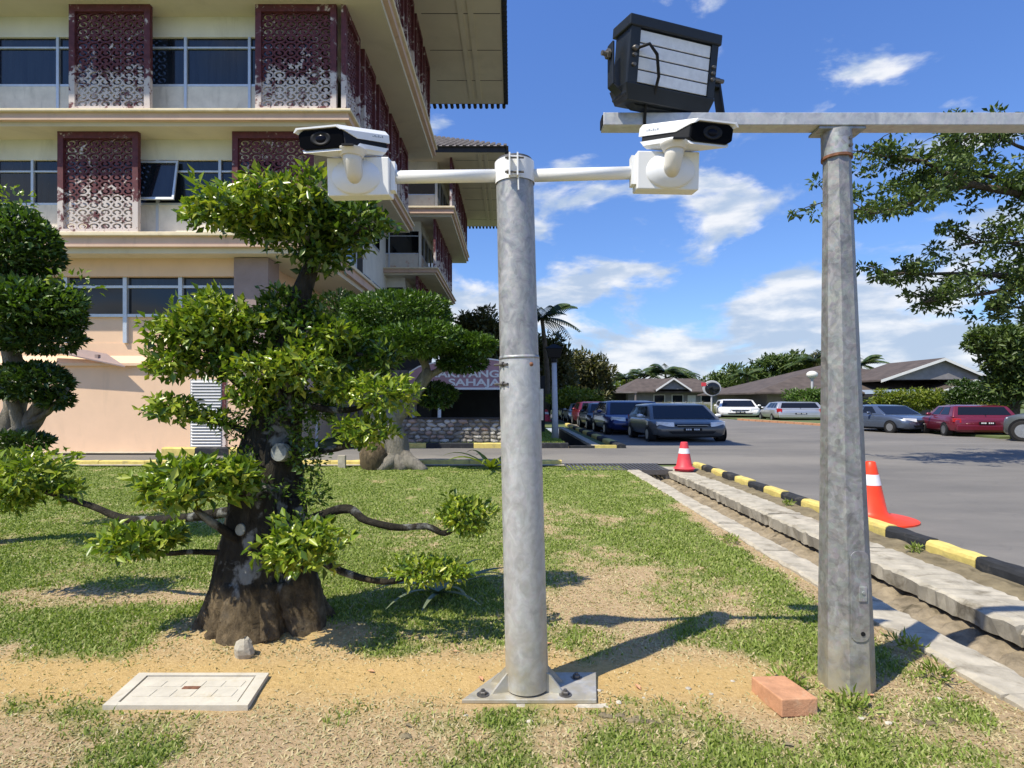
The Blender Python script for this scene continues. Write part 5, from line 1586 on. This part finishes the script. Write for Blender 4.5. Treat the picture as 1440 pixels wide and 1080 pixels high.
for i, (x, y, rx, rz) in enumerate(((960, 540, 22, 10), (880, 545, 26, 12), (1010, 540, 26, 12), (1045, 530, 32, 18), (1085, 520, 34, 18), (1118, 515, 28, 22), (1150, 525, 32, 24))):
    tree('broad_tree', ['low green tree behind the gable of the tiled house', 'pale green tree behind the tin shed', 'green tree behind the convex mirror', 'dark green tree in the belt beyond the white car', 'tree with a spreading top in the belt beyond the white car', 'tall spreading tree left of the globe lamp', 'dense tree behind the globe lamp'][i].replace(' left of', ' beside'),
         x, 580, 100, [(x, y, rx, rz), (x + rx * .6, y + rz * .5, rx * .7, rz * .7), (x - rx * .5, y + rz * .6, rx * .7, rz * .6)], ('leaf_far', 'leaf_yellow', 'leaf_far', 'leaf_far', 'leaf_far', 'leaf_far', 'leaf_olive')[i], 0.75, group=far)
tree('broad_tree', 'dense dark tree overhanging the grey pickup', 1425, 600, 29, [(1425, 500, 46, 34), (1400, 478, 34, 16), (1440, 535, 44, 30), (1480, 490, 50, 50)], 'leaf_far', 0.3, dens=1.6)
tree('round_shrub', 'dark rounded bush behind the maroon hatchback', 1375, 590, 33, [(1372, 553, 38, 18), (1350, 560, 20, 12)], 'leaf_dark', 0.2, trunk_r=.1, dens=1.4)
for i, (x, y, rx, rz) in enumerate(((1245, 558, 22, 9), (1285, 558, 26, 13), (1318, 560, 22, 11), (1400, 566, 30, 8))):
    tree('round_shrub', ['yellow green hedge bush behind the roof of the blue sedan', 'largest yellow green hedge bush behind the blue sedan', 'yellow green hedge bush between the blue sedan and maroon hatchback', 'low yellow green hedge bush behind the grey pickup'][i], x, 590, 36, [(x, y, rx, rz), (x + 6, y + 6, rx, rz)], 'leaf_yellow', 0.2, trunk_r=.06, dens=1.2, group='hedge bushes along the verge')
tree('round_shrub', 'round green bush on a short trunk beside the silver wagon', 1132, 592, 50, [(1130, 560, 30, 13), (1150, 565, 20, 12)], 'leaf_clip', 0.28, trunk_r=.15, dens=1.3)
# tall meadow grass in front of the far fence
m = 26000
X = 9 + rng.random(m) * 16; Y = 58 + rng.random(m) * 9; th = rng.random(m) * 6.283; h = 0.5 + 1.1 * rng.random(m) * vnoise(X * .6, Y * .6, 4, 3) * 1.6; w = 0.06
P = np.zeros((m, 3, 3), np.float32)
P[:, 0] = np.stack([X - np.cos(th) * w, Y - np.sin(th) * w, 0 * X], -1); P[:, 1] = np.stack([X + np.cos(th) * w, Y + np.sin(th) * w, 0 * X], -1)
P[:, 2] = np.stack([X + rng.normal(0, .25, m), Y + rng.normal(0, .25, m), h], -1)
tag(np_mesh('grass', P.reshape(-1, 3), 3, M['leaf_meadow'], faces=((0, 1, 2),)), 'tall pale meadow grass beyond the row of parked cars', 'grass', kind='stuff')
# tufts of weeds in the drain and at the poles
for i, (x, y, z, r) in enumerate(((3.40, 5.4, -0.42, .10), (3.36, 4.1, -0.45, .13), (3.42, 9.2, -0.4, .12), (2.55, 3.75, 0.0, .12), (2.05, 3.55, 0.0, .13), (1.55, 3.25, 0.0, .14), (1.75, 3.0, 0.0, .13), (2.45, 3.35, 0, .12), (2.5, 6.6, 0, .12), (4.30, 6.2, 0, .09), (4.28, 9.0, 0, .09))):
    P = leafs((x, y, z + r * .25), (r * .8, r * .8, r * .3), 90, 0.06, shell=0.0, up=0.9, out=.8, wr=.22)
    o = np_mesh('weed', P, 4, M['grass'], faces=LF)
    wl_ = ['low weed tuft on the drain bank nearly behind the octagonal pole', 'low weed tuft on the drain bank past the octagonal pole hatch', 'low weed tuft on the drain bank near the faded red cone', 'weed tuft between the octagonal pole and the drain edging', 'weed tuft in the shadow right behind the octagonal pole', 'weed tuft between the brick and the octagonal pole',
           'weed tuft at the front foot of the octagonal pole', 'weed tuft growing against the edging slab beside the pole shadow', 'weed tuft on the lawn edge halfway along the drain', 'weed tuft between coping and kerb beside the orange cone', 'weed tuft between coping and kerb halfway to the red cone']
    tag(o, wl_[i], 'weed', 'weed tufts along the drain and pole')

# ================================================================== CARS
def paint(name, col, rough=0.28, metal=0.3):
    t = NT(name)
    t.setc(t.ramp(t.noise(2.0, 4), [(0.3, tuple(c * 0.9 for c in col)), (0.7, col)])); t.set(Roughness=rough, Metallic=metal)
    t.b.inputs['Coat Weight'].default_value = 0.6; t.b.inputs['Coat Roughness'].default_value = 0.08
    return t.m


M['tyre'] = simple('tyre_rubber', (0.016, 0.016, 0.016), 0.85, 0.2, 20)
M['rim'] = simple('alloy_rim', (0.42, 0.43, 0.44), 0.35, 0.1, 10, 0.8)
M['headlamp'] = simple('headlamp_glass', (0.80, 0.82, 0.84), 0.12, 0.1, 9, 0.1)
M['taillamp'] = simple('tail_lamp_red', (0.40, 0.012, 0.015), 0.2, 0.15, 9)
M['car_glass'] = simple('tinted_car_glass', (0.008, 0.009, 0.011), 0.06, 0, spec=0.5)
M['plate_white'] = simple('plate_characters', (0.75, 0.75, 0.75), 0.5, 0)
PT = {'grey': paint('gunmetal_paint', (0.12, 0.12, 0.115)), 'blue': paint('deep_blue_paint', (0.015, 0.03, 0.13)), 'navy': paint('navy_paint', (0.012, 0.016, 0.035)),
      'red': paint('dark_red_paint', (0.16, 0.012, 0.02)), 'silver': paint('silver_paint', (0.50, 0.51, 0.52), 0.3, 0.6), 'white': paint('white_car_paint', (0.78, 0.78, 0.77), 0.3, 0.0),
      'steel': paint('steel_blue_paint', (0.10, 0.13, 0.19), 0.3, 0.5), 'maroon': paint('maroon_car_paint', (0.17, 0.018, 0.035)), 'pickup': paint('grey_green_paint', (0.13, 0.145, 0.145), 0.3, 0.4)}
BODY = {
    'mpv': dict(top=[(0, .40), (.025, .47), (.10, .545), (.22, .60), (.30, .62), (.9, .62), (.97, .60), (1, .50)], cab=(.17, .985, .40, .90), z1=.955),
    'hatch': dict(top=[(0, .42), (.03, .50), (.12, .58), (.26, .635), (.9, .645), (.97, .62), (1, .52)], cab=(.24, .975, .42, .86), z1=.955),
    'sedan': dict(top=[(0, .42), (.03, .50), (.12, .58), (.27, .645), (.80, .66), (.95, .66), (1, .52)], cab=(.25, .87, .42, .70), z1=.955),
    'wagon': dict(top=[(0, .42), (.03, .50), (.12, .58), (.26, .63), (.9, .64), (.97, .60), (1, .50)], cab=(.24, .975, .38, .88), z1=.955),
    'pickup': dict(top=[(0, .46), (.02, .55), (.10, .62), (.27, .66), (.96, .62), (1, .56)], cab=(.25, .66, .36, .60), z1=.96)}


def car(label, loc, rz, W, L, H, col, kind, rear=False, rim='rim', group='cars parked along the kerb', cap=None, wheel=0.30):
    """front looks along local -Y"""
    e = tag(empty('parked_car', loc, rz), label, 'car', group)
    B = BODY[kind]; hw = W / 2; P = PT[col]
    ts = [0, .025, .07, .13, .22, .30, .42, .55, .68, .80, .90, .96, .985, 1.0]
    tp = lambda t: float(np.interp(t, [a for a, _ in B['top']], [b for _, b in B['top']])) * H
    def wf(t): return hw * (0.80 + 0.20 * min(1, (t / .13)) ** .5 if t < .13 else (1.0 if t < .88 else 1.0 - 0.13 * ((t - .88) / .12) ** 2))
    def yf(t): return -L / 2 + t * L
    mb = MB(); vs = []
    def sect(t):
        w = wf(t); zt = tp(t); zb = 0.145 * H if 0 < t < 1 else 0.19 * H
        half = [(0.80 * w, zb), (0.955 * w, zb + .05 * H), (1.0 * w, max(zb + .08 * H, .34 * H)), (0.985 * w, zt - .055 * H), (0.93 * w, zt - .012 * H), (0.55 * w, zt + .006 * H)]
        return half
    k = 12
    for t in ts:
        h = sect(t); bow = 0.05 * (1 if t < .05 else (-.5 if t > .97 else 0))
        ring = [(x, z) for x, z in h] + [(-x, z) for x, z in h[::-1]]
        for x, z in ring:
            vs.append((x, yf(t) - bow * (1 - (x / hw) ** 2) * 1.5, z))
    n = len(ts)
    fs = [(i * k + j, (i + 1) * k + j, (i + 1) * k + (j + 1) % k, i * k + (j + 1) % k) for i in range(n - 1) for j in range(k)]
    fs += [tuple(range(k)), tuple(range(n * k - 1, (n - 1) * k - 1, -1))]
    mb.add(vs, fs); mb.build('body', P, e, auto=48)
    # cabin
    c0, c1, c2, c3 = (yf(q) for q in B['cab']); c2, c3 = yf(B['cab'][2]), yf(B['cab'][3])
    zb = tp(.5) - .02 * H; z1 = B['z1'] * H; wb, wt = 0.945 * hw, 0.775 * hw
    bf, br = tp(B['cab'][0]) - 0.02 * H, tp(min(.93, B['cab'][1])) - .03 * H
    lo = [Vector((-wb, c0, bf)), Vector((wb, c0, bf)), Vector((wb, c1, br)), Vector((-wb, c1, br))]
    hi_ = [Vector((-wt, c2, z1)), Vector((wt, c2, z1)), Vector((wt, c3, z1)), Vector((-wt, c3, z1))]
    cb = MB(); top = [v * 1.0 for v in hi_]
    crown = [Vector((v.x * .72, v.y + (0.10 if i < 2 else -0.10) * L, H)) for i, v in enumerate(hi_)]
    cb.add(lo + hi_ + crown, [(0, 1, 5, 4), (1, 2, 6, 5), (2, 3, 7, 6), (3, 0, 4, 7), (4, 5, 9, 8), (5, 6, 10, 9), (6, 7, 11, 10), (7, 4, 8, 11), (8, 9, 10, 11), (0, 3, 2, 1)])
    cb.build('cabin', P, e, bevel=0.05, bseg=3, auto=60)

    def glass(name, a, b, c, d, u0, u1, v0, v1, off=0.012, mat=None):
        """a b bottom edge, c d top edge (c over b, d over a)"""
        def q(u, v): return (a * (1 - u) + b * u) * (1 - v) + (d * (1 - u) + c * u) * v
        nrm = (b - a).cross(d - a).normalized()
        p = [q(u0, v0), q(u1, v0), q(u1, v1), q(u0, v1)]
        g = MB(); g.prism([x - nrm * .02 for x in p], nrm * (.02 + off))
        return g.build(name, mat or M['car_glass'], e, bevel=0.006)
    glass('windscreen', lo[0], lo[1], hi_[1], hi_[0], .06, .94, .10, .95)
    glass('rear_window', lo[2], lo[3], hi_[3], hi_[2], .08, .92, .22, .93)
    f = -bf
    for (a, b, c, d) in ((lo[1], lo[2], hi_[2], hi_[1]), (lo[3], lo[0], hi_[0], hi_[3])):
        a2 = a.copy(); b2 = b.copy()
        for u0, u1 in (((.16, .46), (.50, .84)) if kind != 'wagon' and kind != 'mpv' else ((.20, .45), (.48, .70), (.73, .90))):
            glass('side_window', a2, b2, c, d, u0, u1, .22, .92)
    # wheels
    r = wheel; tw = 0.11 * W; tr = MB()
    tr.M = Matrix.Rotation(R(90), 4, 'Y'); tr.lathe([(r * .62, -tw / 2), (r * .92, -tw / 2), (r, -tw / 2 + .03), (r, tw / 2 - .03), (r * .92, tw / 2), (r * .62, tw / 2)], seg=24); tm = tr.mesh('tyre', M['tyre'])
    rmh = MB(); rmh.M = Matrix.Rotation(R(90), 4, 'Y'); rmh.lathe([(r * .64, -tw / 2 - .004), (r * .60, -tw / 2 + .03), (r * .22, -tw / 2 + .01), (r * .18, -tw / 2 - .006), (r * .18, tw / 2 + .006), (r * .22, tw / 2 - .01), (r * .60, tw / 2 - .03), (r * .64, tw / 2 + .004)], seg=20); rm = rmh.mesh('rim', M[rim])
    ar = MB(); ar.M = Matrix.Rotation(R(90), 4, 'Y'); ar.lathe([(r * 1.16, -.02), (r * 1.16, .02)], seg=24); am = ar.mesh('wheel_arch', M['black_plastic'])
    for sx in (-1, 1):
        for ty in (.175, .80):
            y = yf(ty); x = sx * (hw - tw / 2 + .022)
            w_ = link('wheel', tm, e, (x, y, r)); link('rim', rm, w_)
            link('wheel_arch', am, e, (sx * (hw - .016), y, r * 1.04))
    MB().box(-hw * .8, hw * .8, yf(.06), yf(.94), .16 * H * .7, .2 * H).build('underside', M['black_plastic'], e)
    # mirrors
    for sx in (-1, 1):
        m = MB(); m.blob((sx * (hw * 1.06), c0 + .18 * L, zb + .07 * H), (.07 * W / 1.5, .07, .05 * H), 10, 6, 0); m.tube([(sx * hw * .92, c0 + .18 * L, zb + .05 * H), (sx * hw * 1.04, c0 + .18 * L, zb + .06 * H)], .025, 6)
        m.build('mirror', P if cap is None else M[cap], e, smooth=True)
    fy = yf(0)
    def lamp(name, mat, sx, x0, x1, z0, z1, y, sweep, rearward):
        s_ = 1 if not rearward else -1
        pts = [(sx * x0, y - s_ * .025, z0), (sx * x1, y + s_ * sweep, z0 + .02 * H), (sx * x1, y + s_ * sweep, z1 + .02 * H), (sx * x0, y - s_ * .0, z1)]
        g = MB(); g.prism(pts, (0, s_ * .12, 0)); g.build(name, mat, e, bevel=.01)
    for sx in (-1, 1):
        lamp('headlight', M['headlamp'], sx, .47 * hw, .88 * hw, .40 * H, .515 * H, fy - .065, .17, False)
        if kind in ('hatch', 'sedan', 'pickup'):
            lamp('tail_light', M['taillamp'], sx, .72 * hw, .93 * hw, .44 * H, .56 * H, yf(1) + .012, .06, True)
        else:
            lamp('tail_light', M['taillamp'], sx, .74 * hw, .93 * hw, .46 * H, .64 * H, yf(1) + .012, .06, True)
    gy = fy - .083
    MB().hexa([(-.36 * hw, gy, .405 * H), (.36 * hw, gy, .405 * H), (.36 * hw, gy + .1, .405 * H), (-.36 * hw, gy + .1, .405 * H)], [(-.46 * hw, gy + .03, .465 * H), (.46 * hw, gy + .03, .465 * H), (.46 * hw, gy + .12, .465 * H), (-.46 * hw, gy + .12, .465 * H)]).build('grille', M['black_plastic'], e)
    MB().box(-.40 * hw, .40 * hw, gy - .006, gy + .08, .43 * H, .444 * H).build('grille_bar', M['rim'], e)
    MB().hexa([(-.52 * hw, gy - .012, .225 * H), (.52 * hw, gy - .012, .225 * H), (.52 * hw, gy + .1, .225 * H), (-.52 * hw, gy + .1, .225 * H)], [(-.6 * hw, gy - .005, .285 * H), (.6 * hw, gy - .005, .285 * H), (.6 * hw, gy + .1, .285 * H), (-.6 * hw, gy + .1, .285 * H)]).build('air_intake', M['black_plastic'], e)
    for (y, z, d) in ((gy - .028, .30 * H, 1), (yf(1) + .075, (.36 if kind != 'hatch' else .40) * H, -1)):
        wpl = .23 * hw
        pl = MB().box(-wpl, wpl, min(y, y + d * .02), max(y, y + d * .02), z, z + .068 * H).build('number_plate', M['black_plastic'], e)
        ch = MB(); x = -wpl * .78
        for q in range(7):
            if q != 3:
                ch.box(x, x + wpl * .15, y - d * .004 - .001, y - d * .004 + .001, z + .015 * H, z + .055 * H)
            x += wpl * .225
        o = ch.build('plate_characters', M['plate_white'], pl); o['kind'] = 'stuff'
    MB().box(-hw * .86, hw * .86, yf(1) - .02, yf(1) + .07, .20 * H, .36 * H).build('rear_bumper', P, e, bevel=.03)
    MB().box(-hw * .015, hw * .015, c1 - .0, c1 + .02, br + .08, br + .14).build('wiper', M['black_plastic'], e)
    return e


G1 = 'cars parked nose to tail along the drain'
car('gunmetal grey people carrier with a wide black windscreen, first of the parked row', (6.95, 24.9, 0), R(4), 3.15, 4.1, 1.53, 'grey', 'mpv', group=G1, cap='white_paint')
car('deep blue people carrier right behind the gunmetal grey one', (6.05, 29.9, 0), R(3), 3.2, 4.3, 1.66, 'blue', 'mpv', group=G1)
car('navy blue car between the blue people carrier and a red car', (5.75, 34.9, 0), R(2), 3.0, 4.2, 1.55, 'navy', 'hatch', group=G1)
car('dark red car in the middle of the parked row', (5.9, 40.2, 0), R(2), 3.1, 4.3, 1.62, 'red', 'hatch', group=G1)
car('silver car parked behind the dark red one', (5.75, 45.5, 0), R(2), 3.1, 4.3, 1.5, 'silver', 'wagon', group=G1)
car('dark blue hatchback at the far end of the parked row', (5.75, 51.0, 0), R(2), 3.1, 4.2, 1.5, 'steel', 'hatch', group=G1)
G2 = 'cars parked across the road'
car('silver station wagon showing its tailgate beside the round bush', (23.6, 49.2, 0), R(174), 3.95, 4.6, 1.62, 'silver', 'wagon', group=G2)
car('white people carrier parked ahead of the silver wagon', (22.2, 57.5, 0), R(-12), 3.8, 4.8, 1.85, 'white', 'mpv', group=G2)
car('steel blue sedan parked behind the octagonal pole', (20.3, 31.6, 0), R(16), 2.75, 4.6, 1.45, 'steel', 'sedan', group=G2)
car('maroon hatchback showing its rear window', (21.9, 28.0, 0), R(166), 2.75, 3.6, 1.46, 'maroon', 'hatch', group=G2)
car('grey green pickup with a black tyre at the roadside', (22.5, 23.2, 0), R(217), 3.0, 3.9, 1.78, 'pickup', 'pickup', group=G2, wheel=0.42)

# ================================================================== HOUSES AND STREET THINGS
M['tile_brown'] = simple('brown_roof_tiles', (0.085, 0.066, 0.054), 0.85, 0.3, 1.2, bump=0.3, bscale=12)
M['wall_tan'] = simple('tan_house_wall', (0.26, 0.23, 0.20), 0.85, 0.15, 1.0)
M['trim_white'] = simple('white_house_trim', (0.72, 0.71, 0.68), 0.6, 0.05, 3)
M['gable_grey'] = simple('grey_gable_boards', (0.23, 0.22, 0.22), 0.7, 0.15, 2)


def hip(mb, x0, x1, y0, y1, ze, zr, inset):
    my = (y0 + y1) / 2
    return mb.add([(x0, y0, ze), (x1, y0, ze), (x1, y1, ze), (x0, y1, ze), (x0 + inset, my, zr), (x1 - inset, my, zr), (x0, y0, ze - .15), (x1, y0, ze - .15), (x1, y1, ze - .15), (x0, y1, ze - .15)],
                  [(0, 1, 5, 4), (1, 2, 5), (2, 3, 4, 5), (3, 0, 4), (6, 7, 1, 0), (7, 8, 2, 1), (8, 9, 3, 2), (9, 6, 0, 3), (9, 8, 7, 6)])


def gable(e, x0, x1, xa, y, z0, za, depth, par_=None):
    MB().add([(x0, y, z0), (x1, y, z0), (xa, y, za), (x0, y + depth, z0), (x1, y + depth, z0), (xa, y + depth, za)], [(0, 1, 2), (5, 4, 3), (0, 3, 4, 1)]).build('gable_wall', M['gable_grey'], e)
    for (xs_, s_) in ((x0, -1), (x1, 1)):
        a = Vector((xs_ + s_ * .5, 0, z0 - .2)); b = Vector((xa, 0, za))
        MB().hexa([(a.x, y - .4, a.z), (b.x, y - .4, b.z), (b.x, y + depth, b.z), (a.x, y + depth, a.z)], [(a.x, y - .4, a.z + .16), (b.x, y - .4, b.z + .16), (b.x, y + depth, b.z + .16), (a.x, y + depth, a.z + .16)]).build('gable_roof', M['tile_brown'], e)
        MB().hexa([(a.x, y - .46, a.z - .12), (b.x, y - .46, b.z - .12), (b.x, y - .41, b.z - .12), (a.x, y - .41, a.z - .12)], [(a.x, y - .46, a.z + .14), (b.x, y - .46, b.z + .14), (b.x, y - .41, b.z + .14), (a.x, y - .41, a.z + .14)]).build('barge_board', M['trim_white'], e)


def house_windows(e, xs_, y, z0, z1, w):
    for x in xs_:
        f = MB().box(x, x + w, y - .06, y, z0, z1).build('window', M['trim_white'], e)
        MB().box(x + .12, x + w - .12, y - .08, y - .06, z0 + .1, z1 - .1).build('pane', M['glass'], f)


H1 = tag(empty('bungalow', (0, 0, 0)), 'big bungalow with a broad brown roof and a white edged gable behind the hedge', 'house')
MB().box(25.5, 46, 58, 72, 0, 2.7).build('wall', M['wall_tan'], H1)
hip(MB(), 23.6, 48, 56.4, 74, 2.5, 5.9, 12).build('roof', M['tile_brown'], H1)
gable(H1, 35.6, 45.6, 41.2, 55.6, 3.75, 5.65, 8)
gable(H1, 40.6, 46.0, 43.2, 54.4, 2.75, 3.55, 4)
MB().box(34.3, 40.0, 54.9, 57.5, 2.35, 2.75).build('porch_fascia', simple('pale_blue_fascia', (0.42, 0.50, 0.62), 0.5, 0.05, 3), H1)
hip(MB(), 34.2, 41.2, 54.6, 58, 2.2, 2.45, 1.2).build('porch_roof', M['roof_edge'], H1)
house_windows(H1, [34.8, 37.4, 42.0], 58, .9, 2.1, 1.7)
for x in (34.6, 39.8):
    MB().box(x, x + .3, 55.0, 55.3, 0, 2.25).build('porch_post', M['wall_tan'], H1)
H2 = tag(empty('tiled_house', (0, 0, 0)), 'low house with a dark tiled hip roof and a small gable beyond the meadow', 'house')
MB().box(16.0, 29.0, 80, 90, 0, 3.2).build('wall', M['gable_grey'], H2)
hip(MB(), 14.8, 30.2, 78.6, 91, 3.0, 5.0, 3.5).build('roof', M['tile_brown'], H2)
gable(H2, 19.8, 23.6, 21.7, 78.2, 3.3, 4.7, 4)
house_windows(H2, [19.5, 22.0, 26.0], 80, 1.2, 2.6, 1.6)
MB().box(24.2, 25.3, 79.9, 80.0, 0, 2.5).build('door', M['trim_white'], H2)
H3 = tag(empty('tin_shed', (0, 0, 0)), 'low open shed with a flat tin roof beside the tiled house', 'shed')
MB().box(10.8, 16.4, 76, 82, 2.75, 2.95).build('roof', M['siding'], H3)
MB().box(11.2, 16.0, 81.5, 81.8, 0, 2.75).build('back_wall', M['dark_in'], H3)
for x in (11.0, 16.1):
    MB().box(x, x + .2, 76.1, 76.3, 0, 2.75).build('post', M['siding'], H3)
H4 = tag(empty('carport', (0, 0, 0)), 'low dark carport roof between the tiled house and the bungalow', 'carport')
MB().prism([(30.5, 74, 2.4), (40, 74, 1.9), (40, 74, 2.05), (30.5, 74, 2.6)], (0, 6, 0)).build('roof', M['tile_brown'], H4)
for x in (30.8, 38.8):
    MB().box(x, x + .2, 74.2, 74.4, 0, 2.3).build('post', M['siding'], H4)
# far boundary wall of upright panels
fw = tag(empty('boundary_wall', (9, 70, 0)), 'long grey panel wall behind the meadow grass', 'wall')
for i in range(15):
    MB().box(i * 2.0 + .04, i * 2.0 + 1.96, 0, .12, 0, 1.55).build('panel', M['louvre'] if i % 4 else M['gable_grey'], fw)
    MB().box(i * 2.0 - .06, i * 2.0 + .04, -.04, .16, 0, 1.65).build('post', M['gable_grey'], fw)
# chain-link fence past the lamp post
cf = tag(empty('mesh_fence', (-2.0, 56, 0)), 'grey wire mesh fence behind the lamp post', 'fence')
for i in range(7):
    MB().tube([(i * 1.5, 0, 0), (i * 1.5, 0, 1.55)], .05, 8).build('post', M['louvre'], cf)
wires = MB()
for i in range(6 * 16):
    a = i * 1.5 / 16
    wires.tube([(a, 0, .05), (min(9, a + .9), 0, 1.45)], .012, 3, cap=False); wires.tube([(a, .01, 1.45), (min(9, a + .9), .01, .05)], .012, 3, cap=False)
o = wires.build('wire_mesh', M['louvre'], cf); o['kind'] = 'stuff'
# lamp post past the side road
lp = tag(empty('lamp_post', (1.76, 23.7, 0.05)), 'slim grey lamp post with a dark square lamp head on the grass strip', 'lamp post')
MB().tube([(0, 0, 0), (0, 0, .9), (-.04, 0, 3.2)], [.155, .12, .10], 14).build('post', M['louvre'], lp, smooth=True)
MB().tube([(-.04, 0, 3.15), (-.05, 0, 3.35)], .13, 12).build('collar', M['black_plastic'], lp)
MB().hexa([(-.28, -.2, 3.33), (.20, -.2, 3.33), (.20, .2, 3.33), (-.28, .2, 3.33)], [(-.38, -.28, 3.72), (.28, -.28, 3.72), (.28, .28, 3.72), (-.38, .28, 3.72)]).build('lantern', M['black_plastic'], lp, bevel=.03)
MB().hexa([(-.42, -.3, 3.72), (.32, -.3, 3.72), (.32, .3, 3.72), (-.42, .3, 3.72)], [(-.12, -.08, 3.9), (.02, -.08, 3.9), (.02, .08, 3.9), (-.12, .08, 3.9)]).build('lantern_cap', M['black_plastic'], lp)
gl = tag(empty('globe_lamp', at(1142, 590, 54)), 'white globe lamp on a thin post in front of the big brown roof', 'lamp')
gl.location.z = 0
zg = at(1142, 527, 54).z
MB().tube([(0, 0, 0), (0, 0, zg - .3)], .11, 10).build('post', M['louvre'], gl)
MB().blob((0, 0, zg), (.52, .4, .36), 16, 10, 0).build('globe', simple('milky_globe', (0.72, 0.70, 0.62), 0.25, 0.03), gl, smooth=True)
MB().lathe([(.2, -.42), (.26, -.3)], (0, 0, zg), 12).build('globe_seat', M['louvre'], gl)
cm = tag(empty('convex_mirror', at(1001, 590, 56)), 'round convex traffic mirror on a post between the two houses', 'mirror')
cm.location.z = 0
zm = at(1001, 546, 56).z
MB().tube([(0, .1, 0), (0, .1, zm)], .08, 10).build('post', M['louvre'], cm)
d = MB(); d.M = Matrix.Translation((0, 0, zm)) @ Matrix.Rotation(R(90), 4, 'X'); d.lathe([(.72, -.05), (.76, 0), (.72, .04)], seg=24, sx=1.2); d.build('rim', M['louvre'], cm)
d = MB(); d.M = Matrix.Translation((.06, -.05, zm - .05)) @ Matrix.Rotation(R(90), 4, 'X'); d.lathe([(.62, 0), (.5, .05), (.3, .08), (.02, .09)], seg=24, sx=1.2); d.build('mirror_glass', M['car_glass'], cm, smooth=True)
MB().box(-1.0, -.55, -.05, .05, zm + .2, zm + .55).build('red_sign_plate', M['cone_red'], cm)
# far cone and short post by the lawn kerb
cone((at(768, 592, 46).x, 46, 0.05), 0.95, 0.4, 0.1, 0.5, M['cone_red'], 'small red traffic cone far behind the lamp post')
sp = tag(empty('kerb_post', (at(481, 655, 14.1).x, 14.1, 0)), 'short pale concrete post in front of the yellow kerb', 'post')
MB().box(-.09, .09, -.05, .05, -.05, .30).build('shaft', M['concrete'], sp, bevel=.01)
ln_ = tag(empty('wall_lantern', at(445, 567, 20)), 'black roofed wall lantern behind the leafy tree trunk', 'lantern')
MB().hexa([(-.5, -.3, .0), (.5, -.3, .0), (.5, .3, .0), (-.5, .3, .0)], [(-.15, -.08, .28), (.15, -.08, .28), (.15, .08, .28), (-.15, .08, .28)]).build('hood', M['black_plastic'], ln_)
MB().box(-.25, .25, -.15, .15, -.3, 0).build('lantern_body', M['dark_in'], ln_)
MB().tube([(0, 0, -2.0 + .35), (0, 0, -.3)], .05, 8).build('stem', M['louvre'], ln_)
